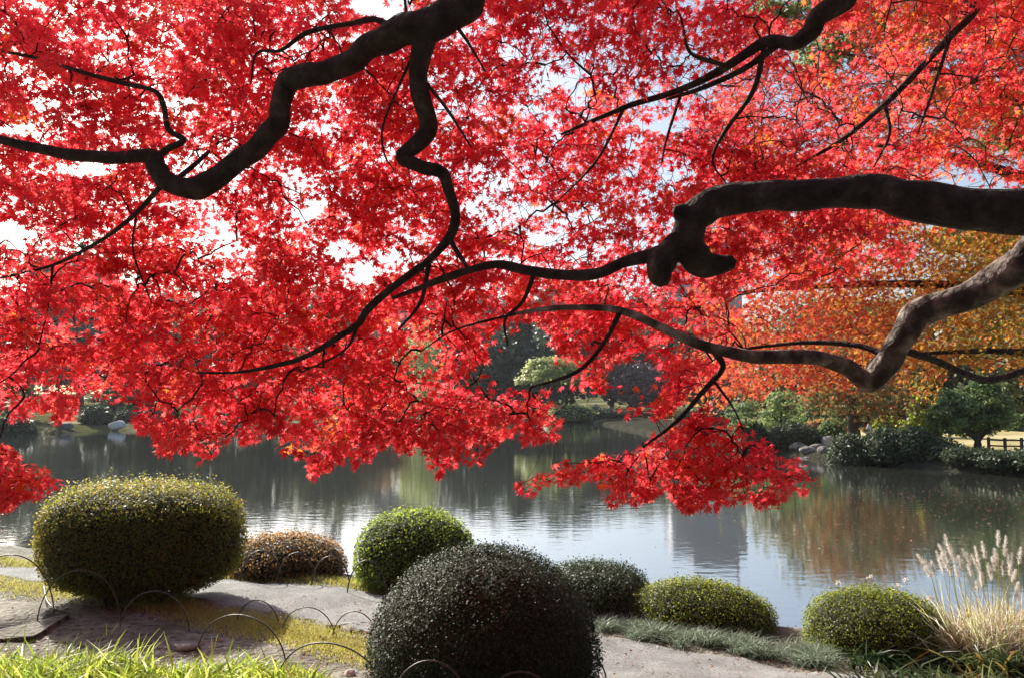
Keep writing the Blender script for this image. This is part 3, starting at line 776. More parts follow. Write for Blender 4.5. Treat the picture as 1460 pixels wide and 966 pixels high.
# ------------------------------------------------------------------ shrubs
def shrub(name, label, u, d, hw, top_z, mat, depth=None, e_v=1.0, e_h=1.0, n=14000, ls=.03, zoff=.1, low=.35, mu=.5, sd=.2, seed=0, skew=0, sprig=.3, stems=0, group=None, rough=.03, shaggy=.02):
    r = np.random.default_rng(seed)
    x = (u - CX) / F * d; y = d
    z0 = hz(x, y)
    o = tag(empty(name, (x, y, z0)), label, 'shrub', group)
    og = np.array([x, y, z0])
    a, b = hw, depth or hw
    c_up = top_z - (z0 + zoff); c_lo = low
    th = np.linspace(0, 2 * math.pi, 73)[:-1]; ph = np.linspace(-math.pi / 2, math.pi / 2, 30)
    TH, PH = np.meshgrid(th, ph)
    sp = lambda v, e: np.sign(v) * np.abs(v) ** e
    k = 1 + rough * (np.sin(TH * 3 + seed) * np.cos(PH * 2) + .7 * np.sin(TH * 5 + PH * 4 + seed * 2) + .5 * np.sin(TH * 9 - PH * 7))
    XX = a * sp(np.cos(PH), e_v) * sp(np.cos(TH), e_h) * k
    YY = b * sp(np.cos(PH), e_v) * sp(np.sin(TH), e_h) * k
    ZZ = np.where(PH > 0, c_up, c_lo) * sp(np.sin(PH), e_v) * k + skew * XX
    V = np.stack([x + XX, y + YY, z0 + zoff + ZZ], -1)
    nv = len(th)
    i = np.arange(len(ph) - 1)[:, None]; j = np.arange(nv)[None]
    Q = np.stack([i * nv + j, i * nv + (j + 1) % nv, (i + 1) * nv + (j + 1) % nv, (i + 1) * nv + j], -1).reshape(-1, 4)
    V = V.reshape(-1, 3)
    # leaves all over the outside
    qa = V[Q]
    cr = np.cross(qa[:, 2] - qa[:, 0], qa[:, 3] - qa[:, 1])
    ar = np.linalg.norm(cr, axis=1)
    pick = r.choice(len(Q), n, p=ar / ar.sum())
    f1, f2 = r.uniform(0, 1, (2, n, 1))
    qq = qa[pick]
    p0 = (qq[:, 0] * (1 - f1) + qq[:, 1] * f1) * (1 - f2) + (qq[:, 3] * (1 - f1) + qq[:, 2] * f1) * f2
    nn_ = nrm(cr[pick])
    keep = p0[:, 2] > z0 - .02
    p0, nn_ = p0[keep], nn_[keep]
    offs = r.normal(0, shaggy, len(p0)) + .012
    up_ = np.clip(nn_[:, 2], 0, 1)
    offs = offs + up_ * r.exponential(.028 * sprig, len(p0))
    p1 = p0 + nn_ * offs[:, None] + r.normal(0, .008, p0.shape)
    nor = nrm(nn_ * .7 + np.array([0, 0, .35]) + r.normal(0, .5, p0.shape))
    tip = nrm(nn_ * .7 + r.normal(0, .7, p0.shape) + np.array([0, 0, .25]))
    tn = np.clip(r.normal(mu, sd, len(p0)), 0, 1)
    acc = Acc()
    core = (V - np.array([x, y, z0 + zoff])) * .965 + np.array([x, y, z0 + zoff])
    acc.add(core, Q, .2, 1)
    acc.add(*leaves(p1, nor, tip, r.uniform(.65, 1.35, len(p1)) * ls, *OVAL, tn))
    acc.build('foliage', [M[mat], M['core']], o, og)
    for s in range(stems):
        ang = r.uniform(0, 6.28)
        e = np.array([x + (r.uniform(-.8, .8)) * a * .8, y - .3 * b + r.uniform(-.3, .3) * b, z0 + zoff - .1])
        st = np.array([x + r.uniform(-.35, .35) * a, y + r.uniform(-.4, .2) * b, z0 - .08])
        q = catmull(np.array([st, (st + e) / 2 + r.normal(0, .06, 3), e]), 5)
        build('stem', *tube(q, np.linspace(.03, .014, len(q)), 6, .06, s), M['wood'], o, origin=og, smooth=True)
    return o

shrub('azalea_shrub', 'large box shaped clipped azalea with golden tips, on bare stems', 211, 10.7, 1.24, 1.88, 'azalea', depth=.8, e_v=.6, e_h=.8, n=52000, ls=.029, zoff=.82, low=.68, mu=.47, sd=.25, seed=1, sprig=1.3, stems=9, rough=.022, shaggy=.025)
shrub('low_shrub', 'low rust brown mound of a shrub at the edge of the water', 412, 12.7, .92, .90, 'bronze', depth=.7, e_v=.9, n=12000, ls=.036, seed=2, sprig=1.0, mu=.5)
shrub('round_shrub', 'round bright green shrub standing between the path and the pond', 593, 11.8, .84, 1.39, 'green', depth=.75, e_v=.8, n=15000, ls=.036, seed=3, zoff=.35, low=.4, mu=.5, sprig=.8)
shrub('domed_shrub', 'big dark glossy dome shaped shrub in front of the path', 692, 7.2, .99, 1.74, 'dark', depth=.95, e_v=.98, n=48000, ls=.021, seed=4, zoff=.25, low=.4, mu=.5, sd=.25, sprig=.4, rough=.015, shaggy=.018)
shrub('flat_shrub', 'flat topped dull green shrub just behind the dark dome', 845, 10.4, .74, .92, 'evergreen', depth=.62, e_v=.75, n=20000, ls=.026, seed=5, mu=.6, sd=.15, sprig=.8)
shrub('low_shrub', 'smooth yellow green mound sloping down to the right beside the water', 1000, 9.8, .84, .84, 'lime', depth=.6, e_v=.95, n=24000, ls=.023, seed=6, mu=.5, skew=-.10, sprig=.5)
shrub('round_shrub', 'rounded lime green shrub next to the plumed grass', 1236, 8.8, .70, .96, 'lime', depth=.6, e_v=.8, n=24000, ls=.021, seed=7, zoff=.18, mu=.45, sprig=.6)

# ------------------------------------------------------------------ grasses and ground cover
def scatter_strip(lo, hi, n, r, edge=0.12):
    t = r.uniform(0, len(lo) - 1.001, n); i = t.astype(int); f = (t - i)[:, None]
    a = lo[i] * (1 - f) + lo[i + 1] * f; b = hi[i] * (1 - f) + hi[i + 1] * f
    w = np.clip(r.normal(.5, .27, n), -.1, 1.1)[:, None]
    p = a * (1 - w) + b * w
    return np.column_stack([p, height(p[:, 0], p[:, 1])])
r = np.random.default_rng(5)
hi_e = near_e
lo_e = catmull([(-16,12.2),(-10,11.6),(-7.4,11.05),(-5,10.3),(-3.5,9.35),(-2.5,8.75),(-1.6,8.1),(-.4,7.0),(1,5.8),(2,5),(5,3)], 12)
p = scatter_strip(lo_e[:96], hi_e[:96], 34000, r)
V, Q, T = blades(p, r.uniform(.025, .065, len(p)), .007, r.normal(0, .5, (len(p), 2)), .15, np.clip(r.normal(.5, .25, len(p)), 0, 1))
tag(build('turf_grass', V, Q, M['turf'], tint=T), 'strip of short yellow green turf along the near side of the path', 'grass', kind='stuff')
fe = far_e[:70]; fo = fe + np.array([.25, .55])
p = scatter_strip(fe, fo, 9000, r)
p = p[sdist(p[:, 0], p[:, 1]) > .2]
V, Q, T = blades(p, r.uniform(.03, .10, len(p)), .009, r.normal(0, .5, (len(p), 2)), .15, np.clip(r.normal(.4, .3, len(p)), 0, 1))
tag(build('bank_grass', V, Q, M['turf'], tint=T), 'sparse tufts of dry grass between the path and the water', 'grass', kind='stuff')

# bamboo grass in the lower left corner
n = 9500
uu = r.uniform(-60, 470, n)
ydep = 7.75 - np.abs(r.normal(0, .42, n)) - .12 * np.sin(uu * .03)
ydep = np.where(uu > 400, ydep - (uu - 400) * .004, ydep)
x = (uu - CX) / F * ydep
kk = r.uniform(0, 1, n) < .45 + .55 * np.sin(x * 7 + 2 * np.sin(ydep * 9)) * np.sin(ydep * 11 + x * 3) + .25
x, ydep = x[kk], ydep[kk]; n = len(x)
p = np.column_stack([x, ydep, height(x, ydep)])
hh = r.uniform(.06, .19, n) * (1 + .55 * (x < -3.4)) * (1 + .8 * (r.uniform(0, 1, n) < .06))
V, Q, T = blades(p, hh, r.uniform(.012, .028, n), r.normal(0, .6, (n, 2)), r.uniform(.05, .5, n), np.clip(r.normal(.55, .24, n), 0, 1))
tag(build('bamboo_grass', V, Q, M['bright'], tint=T), 'bright yellow green bamboo grass in the near corner', 'grass', kind='stuff')
tall = []
for (u, v, du) in [(152,905,-4),(160,900,60),(158,904,48),(306,925,10),(330,920,30),(112,930,10),(36,915,-10),(420,925,60)]:
    tall.append((u, v, du))

# grey green edging of mondo grass
r = np.random.default_rng(8)
line = catmull([P(868,884,9.5)[:2], P(930,900,9.2)[:2], P(1000,908,8.95)[:2], P(1070,918,8.65)[:2], P(1150,925,8.4)[:2], P(1185,930,8.3)[:2]], 8)
pc = line[r.integers(0, len(line), 70)] + r.normal(0, .10, (70, 2))
per = 110
q = np.repeat(pc, per, 0) + r.normal(0, .045, (70 * per, 2))
p = np.column_stack([q, height(q[:, 0], q[:, 1])])
lean = np.repeat(r.normal(0, .2, (70, 2)), per, 0) + r.normal(0, .75, (len(p), 2))
V, Q, T = blades(p, r.uniform(.10, .25, len(p)), .0085, lean, r.uniform(.2, .75, len(p)), np.clip(r.normal(.5, .25, len(p)), 0, 1))
tag(build('mondo_grass', V, Q, M['silver'], tint=T), 'low grey green tufts edging the path below the shrubs', 'ground cover', kind='stuff')

# pampas grass
pd = 8.5
px, py = (1410 - CX) / F * pd, pd
pz = hz(px, py)
pam = tag(empty('plume_grass', (px, py, pz)), 'dry straw coloured grass clump with pale feathery plumes at the water', 'grass clump')
pog = np.array([px, py, pz])
r = np.random.default_rng(9)
n = 5600
q = np.array([px, py]) + r.normal(0, 1, (n, 2)) * np.array([.32, .15])
p = np.column_stack([q, height(q[:, 0], q[:, 1])])
lean = (q - [px, py]) * .7 + r.normal(0, .26, (n, 2)) * (1 + (r.uniform(0, 1, (n, 1)) < .12) * 1.6)
V, Q, T = blades(p, r.uniform(.25, 1.0, n) * r.uniform(.5, 1, n), r.uniform(.006, .013, n), lean, r.uniform(.05, .75, n), np.clip(r.normal(.5, .28, n), 0, 1))
build('leaf_blades', V, Q, M['straw'], pam, T, origin=pog)
for (u, v, du, L) in [(1347,762,8,.20),(1338,775,14,.20),(1335,785,10,.26),(1372,782,12,.17),(1390,778,6,.25),(1385,790,14,.22),(1408,802,5,.18),(1414,794,6,.16),(1423,756,-1,.18),(1434,764,-3,.22),(1437,790,2,.24),(1361,806,6,.13),(1348,800,8,.15),(1328,800,4,.14),(1448,812,-6,.13),(1398,818,2,.12),(1308,790,16,.14),(1455,780,-4,.18),(1470,770,-8,.2),(1318,808,10,.12),(1342,790,9,.16),(1354,782,8,.16),(1380,804,6,.14),(1400,772,4,.17),(1418,782,2,.18),(1430,800,0,.15),(1443,788,-3,.17),(1366,792,7,.15),(1392,828,3,.12),(1452,830,-5,.12)]:
    tp = P(u, v, pd + r.uniform(-.25, .2))
    bt = tp + np.array([du / F * pd, 0, -L])
    root = np.array([px + (bt[0] - px) * .45, py + r.uniform(-.1, .1), pz])
    ln = catmull(np.array([root, (root + bt) / 2 + np.array([(bt[0] - px) * .12, 0, 0]), bt, tp]), 5)
    stalk = build('plume_stalk', *tube(ln, np.linspace(.0045, .0015, len(ln)), 4), M['straw'], pam, tint=None, origin=pog)
    m_ = 240
    s = r.uniform(0, 1, m_)
    pp = bt + (tp - bt) * s[:, None]
    prof = np.sin(np.clip(s * .85 + .15, 0, 1) * math.pi) ** .7
    dirs = nrm(nrm(tp - bt) * 1.3 + r.normal(0, .5, (m_, 3)))
    V, Q, T = leaves(pp, r.normal(0, 1, (m_, 3)), dirs, .022 + .024 * prof, np.array([[0, 0, 0], [.05, .4, 0], [0, 1, 0], [-.05, .4, 0]]), OVAL[1], r.uniform(0, 1, m_))
    pl = build('plume', V, Q, M['plume'], pam, T, origin=pog)

# dark broad-leaved plants, lower right
def leafy(label, u, v, n, size, seed, mu=.45):
    r = np.random.default_rng(seed)
    b = G(u, v)
    o = tag(empty('leafy_plant', tuple(b)), label, 'plant', 'leafy plants below the plumed grass')
    ang = r.uniform(0, 6.28, n)
    q = b[:2] + r.normal(0, .14, (n, 2)) * np.array([1.4, .8])
    p = np.column_stack([q, height(q[:, 0], q[:, 1])])
    V, Q, T = blades(p, r.uniform(.5, 1.1, n) * size, r.uniform(.018, .042, n), np.stack([np.cos(ang), np.sin(ang)], -1) * r.uniform(.3, 1.3, (n, 1)), r.uniform(.25, .85, n), np.clip(r.normal(mu, .25, n), 0, 1))
    build('leaves', V, Q, M['glossleaf'], o, T, origin=b)
    return o
leafy('dark strap leaved plant at the foot of the lime green shrub', 1255, 950, 130, .36, 31, .35)
leafy('dark leafy plant in the shade between shrub and straw grass', 1318, 950, 160, .34, 32, .3)
leafy('mixed green leafy plant just below the straw coloured grass', 1385, 952, 210, .38, 33, .6)
leafy('leafy plant with yellowing leaves in the lower right corner', 1445, 958, 230, .38, 34, .7)
leafy('lowest dark leafy plant beside the end of the gravel', 1275, 990, 210, .34, 35, .5)
leafy('lush green plant cut by the bottom edge under the straw grass', 1390, 998, 240, .34, 36, .6)
# white flowers behind the lime shrub
r = np.random.default_rng(12)
bx, by = (1262 - CX) / F * 9.5, 9.5
fo = np.array([bx, by, hz(bx, by)])
fl = tag(empty('flowering_plant', tuple(fo)), 'thin stalks with small white flower tufts behind the lime green shrub', 'plant')
ac, af = Acc(), Acc()
for (u, v) in [(1195,830),(1216,838),(1280,834),(1291,826),(1272,842),(1326,850),(1240,822),(1318,856)]:
    tp = P(u, v, 9.4 + r.uniform(-.1, .15))
    st = np.array([fo[0] + (tp[0] - fo[0]) * .6, by, fo[2]])
    ac.add(*tube(catmull(np.array([st, (st + tp) / 2 + r.normal(0, .02, 3), tp]), 4), .0025, 4))
    m_ = 26
    pp = tp + r.normal(0, 1, (m_, 3)) * np.array([.014, .014, .010])
    V, Q, T = leaves(pp, r.normal(0, 1, (m_, 3)) + [0, 0, 1], r.normal(0, 1, (m_, 3)), .028, *OVAL, r.uniform(.5, 1, m_))
    build('flower', V, Q, M['plume'], fl, T, origin=fo)
ac.build('stalks', M['straw'], fl, fo)

# taller single blades standing up out of the bamboo grass
r = np.random.default_rng(14)
q = np.array([G(u, v) for u, v, _ in tall])
bp = tag(empty('reed_plant', tuple(q[0])), 'few tall yellow green blades rising above the near corner grass', 'grass clump')
for k, hh_ in enumerate([.16,.24,.22,.20,.16,.14,.15,.26]):
    V, Q, T = blades(q[k:k+1], hh_, .022, np.array([[tall[k][2] / 50, 0]]), .1, .8)
    build('blade', V, Q, M['bright'], bp, T, origin=q[0])

# fallen leaves on soil and path
r = np.random.default_rng(15)
n = 2800
u = r.uniform(-20, 1250, n); v = r.uniform(838, 985, n)
gpts = np.array([(lambda d: P(a, b_, d)[:2])(2.62 * F / (b_ - 565)) for a, b_ in zip(u, v)])
keep = (r.uniform(0, 1, n) < np.where(u < 560, .9, .25))
gpts = gpts[keep]
p = np.column_stack([gpts, height(gpts[:, 0], gpts[:, 1]) + .028])
V, Q, T = leaves(p, np.array([0, 0, 1.0]) + r.normal(0, .3, p.shape), r.normal(0, 1, p.shape), r.uniform(.02, .045, len(p)), *OVAL, r.uniform(0, 1, len(p)))
tag(build('fallen_leaves', V, Q, M['litter'], tint=T), 'small brown and red fallen leaves on the soil', 'leaf litter', kind='stuff')
n = 900
u = np.concatenate([r.uniform(1150, 1480, 650), r.uniform(0, 1150, 250)]); v = np.concatenate([690 + np.abs(r.normal(0, 40, 650)), r.uniform(640, 800, 250)])
d = CAMZ * F / (v - 565)
p = np.column_stack([(u - CX) / F * d, d, np.full(n, .006)])
p = p[sdist(p[:, 0], p[:, 1]) < -.3]
V, Q, T = leaves(p, np.array([0, 0, 1.0]) + r.normal(0, .15, p.shape), r.normal(0, 1, p.shape), r.uniform(.03, .07, len(p)), *OVAL, r.uniform(.6, 1, len(p)))
tag(build('floating_leaves', V, Q, M['litter'], tint=T), 'pale fallen leaves floating on the pond', 'leaf litter', kind='stuff')

# ------------------------------------------------------------------ wire hoops along the beds
def hoop(label, group, u, v, hw, d, base_v=None, rad=.0075, turn=0, lean=0):
    tp = P(u, v, d)
    half = hw / F * d
    a = np.array([math.cos(turn), math.sin(turn)])
    e0, e1 = tp[:2] - a * half, tp[:2] + a * half
    t = np.linspace(0, math.pi, 28)
    c = (e0 + e1) / 2
    z0, z1 = hz(*e0) - .12, hz(*e1) - .12
    pts = []
    for k in t:
        f = (1 - math.cos(k)) / 2
        zb = z0 * (1 - f) + z1 * f
        s_ = math.sin(k) ** .85
        q = e0 * (1 - f) + e1 * f
        pts.append((q[0] + lean * s_ * (tp[2] - zb) * a[1], q[1] - lean * s_ * (tp[2] - zb), zb + (tp[2] - zb) * s_))
    o = build('wire_hoop', *tube(np.array(pts), rad, 8), M['hoop'], origin=(c[0], c[1], hz(*c)), smooth=True)
    return tag(o, label, 'hoop edging', group)
g1 = 'hoops edging the near bed'
hoop('tall wire hoop cut by the left edge of the picture', g1, 15, 790, 62, 9.7, turn=.1)
hoop('wire hoop in front of the left end of the box shaped azalea', g1, 115, 812, 56, 9.55, turn=.1)
hoop('wire hoop in the shade under the middle of the box shaped azalea', g1, 222, 842, 52, 9.3, turn=-.1)
hoop('wire hoop at the right end of the azalea shadow', g1, 344, 876, 76, 8.35, turn=-.35)
hoop('wire hoop on sandy soil left of the dark dome', g1, 470, 916, 88, 7.3, turn=-.35)
hoop('wire hoop in front of the foot of the dark dome', g1, 614, 941, 60, 6.15, turn=-.1)
hoop('wire hoop barely showing at the bottom edge under the dark dome', g1, 742, 957, 58, 6.1, turn=0)
hoop('wire hoop at the right foot of the dark dome', g1, 850, 944, 24, 6.9, turn=.7)
g2 = 'thin hoops between turf and path'
hoop('thin low wire hoop nearest the azalea on the turf edge', g2, 368, 855, 34, 9.55, rad=.006, turn=-.25)
hoop('middle one of the thin low wire hoops on the turf edge', g2, 440, 865, 42, 9.2, rad=.006, turn=-.25)
hoop('thin low wire hoop on the turf edge nearest the dark dome', g2, 507, 871, 36, 8.95, rad=.006, turn=-.25)
g3 = 'hoops along the water side of the path'
hoop('wire hoop against the rust brown mound, beside the azalea', g3, 373, 784, 30, 11.9, rad=.009)
hoop('wire hoop in front of the middle of the rust brown mound', g3, 424, 787, 28, 11.8, rad=.009)
hoop('wire hoop at the right end of the rust brown mound', g3, 472, 792, 27, 11.7, rad=.009)
hoop('wire hoop in front of the bright green round shrub', g3, 524, 798, 29, 11.0, rad=.009, turn=-.1)
# a hoop tipped over on the soil
q = [G(u, v) + np.array([0, 0, .02]) for u, v in [(62,850),(66,862),(77,872),(60,880),(30,886),(-20,885),(-70,876)]]
q[0][2] += .12; q[1][2] += .04
tag(build('wire_hoop', *tube(catmull(np.array(q), 5), .011, 8), M['hoop'], origin=q[2], smooth=True), 'wire hoop fallen over and lying on the bare soil', 'hoop edging', g1)

# raised earth ledge with a timber edge, left
pts = [G(u, v) for u, v in [(100,880),(48,914),(-90,925),(-90,862),(30,862)]]
top = np.array([q + np.array([0, 0, .06]) for q in pts]); botm = np.array([q - np.array([0, 0, .2]) for q in pts])
cen = top.mean(0)
tag(build('terrace', np.vstack([top, botm]), [[0, 1, 6, 5], [1, 2, 7, 6], [2, 3, 8, 7], [3, 4, 9, 8], [4, 0, 5, 9], [0, 4, 3, 2], [0, 2, 1, 1]][:6], M['ground']), kind='structure')
bpy.data.objects['terrace'].data.from_pydata  # (quads built above; last corner closed below)
tri = build('terrace_cap', top[[0, 2, 1]], [[0, 1, 2]], M['ground'], bpy.data.objects['terrace'])

# rocks
def rock(label, x, y, sx, sy, sz, seed, mat='rock', group=None, sink=.25, name='rock', z=None):
    r = np.random.default_rng(seed)
    th = np.linspace(0, 2 * math.pi, 19)[:-1]; ph = np.linspace(-math.pi / 2, math.pi / 2, 11)
    TH, PH = np.meshgrid(th, ph)
    D_ = np.stack([np.cos(PH) * np.cos(TH), np.cos(PH) * np.sin(TH), np.sin(PH)], -1)
    k = np.ones(TH.shape)
    for _ in range(9):                                  # planes cut the ball into facets
        nv = nrm(r.normal(0, 1, 3)); dd = D_ @ nv
        k = np.minimum(k, np.where(dd > .05, r.uniform(.62, .85) / np.maximum(dd, .05), 9))
    V = D_ * k[..., None] * np.array([sx, sy, sz])
    z0 = hz(x, y) if z is None else z
    V = V + np.array([x, y, z0 + sz * (.5 - sink)])
    i = np.arange(10)[:, None]; j = np.arange(18)[None]
    Q = np.stack([i * 18 + j, i * 18 + (j + 1) % 18, (i + 1) * 18 + (j + 1) % 18, (i + 1) * 18 + j], -1).reshape(-1, 4)
    return tag(build(name, V.reshape(-1, 3), Q, M[mat], origin=(x, y, z0)), label, 'rock', group)
b = G(262, 922); rock('flat pale rock in the shadow below the box shaped azalea', b[0], b[1], .18, .14, .05, 1)
b = G(500, 962); rock('small whitish stone on the sandy soil at the bottom edge', b[0], b[1], .06, .05, .05, 2, 'palerock')

# ------------------------------------------------------------------ far right promontory
def wx(u, d): return (u - CX) / F * d
tree('orange_maple', 'rounded orange maple with a straight dark trunk on the far lawn', 'tree', wx(1214, 41), 41, 6.3, 3.2, 2.2, 'russet', n=90, per=50, ls=.20, tr=.30, seed=41, mu=.6, sd=.3)
def topiary(label, u, d, top_v, hw, mat='evergreen', seed=0, mu=.5, group=None, n=2600, ls=.14, low=.2, name='clipped_shrub', dep=None, zoff=.25, e_v=.9):
    tz_ = CAMZ + (565 - top_v) / F * d
    return shrub(name, label, u, d, hw / F * d, tz_, mat, depth=dep, n=n, ls=ls, seed=seed, mu=mu, zoff=zoff, low=low, group=group, sprig=1.5, shaggy=.07, e_v=e_v, rough=.05)
# umbrella topiary tree
d = 37.5; x = wx(1385, d); z0 = hz(x, d)
tt_ = tag(empty('clipped_tree', (x, d, z0)), 'broad dome shaped clipped evergreen tree with forked trunk on the far lawn', 'tree')
og = np.array([x, d, z0]); r = np.random.default_rng(77); ac = Acc()
for (u, v, hw, hh) in [(1382,585,48,30),(1360,592,34,26),(1408,592,32,26),(1392,560,34,22),(1352,575,18,18),(1375,600,46,18),(1415,580,24,22)]:
    q = P(u, v, d + r.uniform(-.5, .7))
    ac.add(*crown_leaves(q, (hw / F * d, hw / F * d * .9, hh / F * d), 34, 60, .13, .14, r, .35, .25, .75, CLUMP, 1, .6))
ac.build('crown', M['pine'], tt_, og)
ac = Acc()
for (u, v) in [(1360,600),(1392,590),(1420,604),(1375,585)]:
    e = P(u, v, d)
    q = catmull(np.array([[x + .1, d, z0 - .2], [x + .15, d, z0 + .5], (np.array([x + .1, d, z0 + .6]) + e) / 2, e]), 5)
    ac.add(*tube(q, np.linspace(.17, .06, len(q)), 8, .08, u))
ac.build('trunk', M['trunk'], tt_, og, True)
gs = 'clipped shrubs on the far right bank'
topiary('dark round clipped shrub at the promontory waterline, below the orange maple', 1208, 37.2, 622, 30, seed=51, group=gs)
topiary('large dark clipped shrub right of the orange maple trunk', 1256, 36.4, 614, 30, seed=52, group=gs)
topiary('dark clipped shrub with lit top next to the pale lawn', 1296, 36, 611, 32, seed=53, group=gs)
topiary('dark shrub behind the white boulder at the promontory', 1130, 44, 606, 36, seed=54, group=gs)
topiary('small yellow green round shrub behind the orange maple trunk', 1262, 52, 597, 16, mat='lime', seed=55, group=gs)
topiary('small grey green ball left of the domed clipped tree', 1325, 40, 598, 10, mat='pine', seed=56, group=gs)
topiary('pale green clipped shrub right of the domed clipped tree', 1446, 50, 592, 14, mat='pine', seed=57, group=gs)
topiary('dark shrub at the left tip of the promontory under the pines', 1072, 44.5, 606, 26, seed=59, group=gs)
topiary('wide low shrub with a tan top left of the orange maple', 1168, 47, 600, 22, mat='bronze', seed=58, group=gs)
topiary('long low dark shrub along the waterline left of the domed clipped tree', 1338, 35.2, 632, 30, seed=151, group=gs)
topiary('low dark shrub at the waterline in front of the domed clipped tree', 1378, 33.6, 643, 34, seed=152, group=gs)
topiary('low dark shrub at the waterline in front of the rail fence', 1426, 32.3, 648, 34, seed=153, group=gs)
topiary('low dark shrub at the waterline cut by the right edge', 1474, 31.2, 651, 34, seed=154, group=gs)
topiary('green rounded shrub between the garden pines and the orange maple trunk', 1185, 45.5, 600, 18, mat='pine', seed=155, group=gs)
gp = 'light green garden pines on the promontory'
tree('pine_tree', 'leftmost light green pine on the promontory, beside the red spray', 'tree', wx(1062, 45), 45, 2.75, 1.3, 1.0, 'pine', gp, n=40, per=45, ls=.22, tr=.09, seed=61, kind='pads', mu=.55, spread=.35)
tree('pine_tree', 'light green pine with flat pads left of the orange maple', 'tree', wx(1112, 46), 46, 3.3, 1.7, 1.3, 'pine', gp, n=50, per=45, ls=.22, tr=.10, seed=62, kind='pads', mu=.6, spread=.4)
tree('pine_tree', 'light green pine just behind the orange maple', 'tree', wx(1158, 50), 50, 3.6, 1.6, 1.4, 'pine', gp, n=50, per=45, ls=.22, tr=.10, seed=63, kind='pads', mu=.6, spread=.4)
tree('conifer', 'narrow yellow green conifer behind the domed clipped tree', 'tree', wx(1310, 47), 47, 4.3, 1.0, 1.6, 'lime', None, n=70, per=40, ls=.22, tr=.10, seed=64, kind='cone', mu=.6)
gr_ = 'evergreens behind the far lawn'
tree('evergreen_tree', 'tall dark conifer behind the orange maple', 'tree', wx(1275, 60), 60, 7.2, 2.0, 3.6, 'evergreen', gr_, n=90, per=45, ls=.4, seed=65, kind='cone')
tree('evergreen_tree', 'wide dark evergreen behind the domed clipped tree', 'tree', wx(1365, 62), 62, 9.5, 4.5, 4.2, 'evergreen', gr_, n=110, per=50, ls=.42, seed=66)
tree('evergreen_tree', 'dark evergreen at the right edge behind the lawn', 'tree', wx(1470, 55), 55, 10, 5.0, 4.5, 'olive', gr_, n=110, per=50, ls=.42, seed=67)
tree('broadleaf_tree', 'big round olive tree standing tall behind the orange maple', 'tree', wx(1190, 66), 66, 11.2, 6.2, 4.8, 'olive', None, n=150, per=55, ls=.45, seed=68)
tree('broadleaf_tree', 'russet tree low behind the garden pines', 'tree', wx(1120, 70), 70, 7.0, 3.5, 2.9, 'russet', None, n=80, per=50, ls=.4, seed=69)
for i, (u, v, d, s, lab) in enumerate([(1135,640,42.5,.55,'pinkish grey rock at the left end of the promontory waterline'),(1150,648,41.2,.5,'grey rock in the middle of the waterline pile'),(1163,640,41.5,.5,'upper rock of the waterline pile, under the dark shrub'),(1172,651,40.3,.45,'low dark rock at the right of the waterline pile'),(1143,654,40.6,.4,'lowest rock of the pile, touching the water')]):
    rock(lab, wx(u, d), d, s * 1.0, s * .7, s * .5, 80 + i, group='rocks at the promontory waterline')
rock('white boulder with a slate grey shaded side on the promontory', wx(1178, 43), 43, .42, .35, .5, 90, 'palerock')
rock('pale upright stone right of the orange maple trunk', wx(1237, 48), 48, .22, .2, .75, 91, 'palerock', name='standing_stone')
rock('rounded pale stone beside the grey green ball', wx(1310, 44), 44, .35, .3, .35, 92, 'palerock')
rock('flat white stone under the garden pines', wx(1140, 47), 47, .6, .4, .35, 93, 'palerock')
# low fence
fx0, fx1, fd = wx(1405, 37.2), wx(1500, 36), 37
fn = tag(empty('rail_fence', (fx0, 37.2, hz(fx0, 37.2))), 'low dark rail fence right of the domed clipped tree', 'fence')
fo_ = np.array(fn.location)
def boxV(c, s):
    c, s = np.asarray(c, float), np.asarray(s, float) / 2
    V = np.array([[x, y, z] for x in (-1, 1) for y in (-1, 1) for z in (-1, 1)]) * s + c
    return V, np.array([[0, 1, 3, 2], [4, 6, 7, 5], [0, 4, 5, 1], [2, 3, 7, 6], [0, 2, 6, 4], [1, 5, 7, 3]])
for k in range(5):
    f = k / 4; xx = fx0 + (fx1 - fx0) * f; yy = 37.2 - 1.2 * f
    build('post', *boxV((xx, yy, hz(xx, yy) + .25), (.10, .10, .9)), M['wood'], fn, origin=fo_)
for hgt in (.32, .58):
    q = np.array([[fx0 + (fx1 - fx0) * f, 37.2 - 1.2 * f, hz(fx0 + (fx1 - fx0) * f, 37.2 - 1.2 * f) + hgt] for f in np.linspace(0, 1, 6)])
    build('rail', *tube(q, .04, 6), M['wood'], fn, origin=fo_)

# ------------------------------------------------------------------ far bank
gb = 'trees on the far bank'
def ftree(kind_name, label, u, d, top_v, hw, mat, seed, kind='round', n=90, per=45, mu=.5, ls=None):
    if d > 95 and u < 1200: d = d + 16
    top = CAMZ + (565 - top_v) / F * d
    x = wx(u, d); z0 = hz(x, d)
    rx = hw / F * d
    rz = (top - z0) * (.46 if kind in ('round', 'willow') else .42)
    tree(kind_name, label, 'tree', x, d, top, rx, rz, mat, gb, n=n, per=per, ls=ls or max(.35, rx * .13), tr=max(.18, rx * .06), seed=seed, kind=kind, mu=mu)
ftree('evergreen_tree', 'dark evergreen at the far left behind the pale bank', -30, 78, 452, 70, 'evergreen', 101)
ftree('evergreen_tree', 'tall blue green evergreen showing above the leaves at the left', 115, 118, 345, 75, 'evergreen', 102, n=130)
ftree('pine_tree', 'dark spreading pine on the far left bank', 165, 84, 540, 32, 'evergreen', 103, 'pads', n=50)
ftree('evergreen_tree', 'rounded evergreen behind the dark pine on the far left bank', 215, 90, 462, 55, 'evergreen', 104)
ftree('broadleaf_tree', 'olive tree behind the left part of the pond', 300, 96, 440, 60, 'olive', 105)
ftree('evergreen_tree', 'dark green tree between the two olive trees of the far bank', 385, 104, 446, 60, 'evergreen', 106)
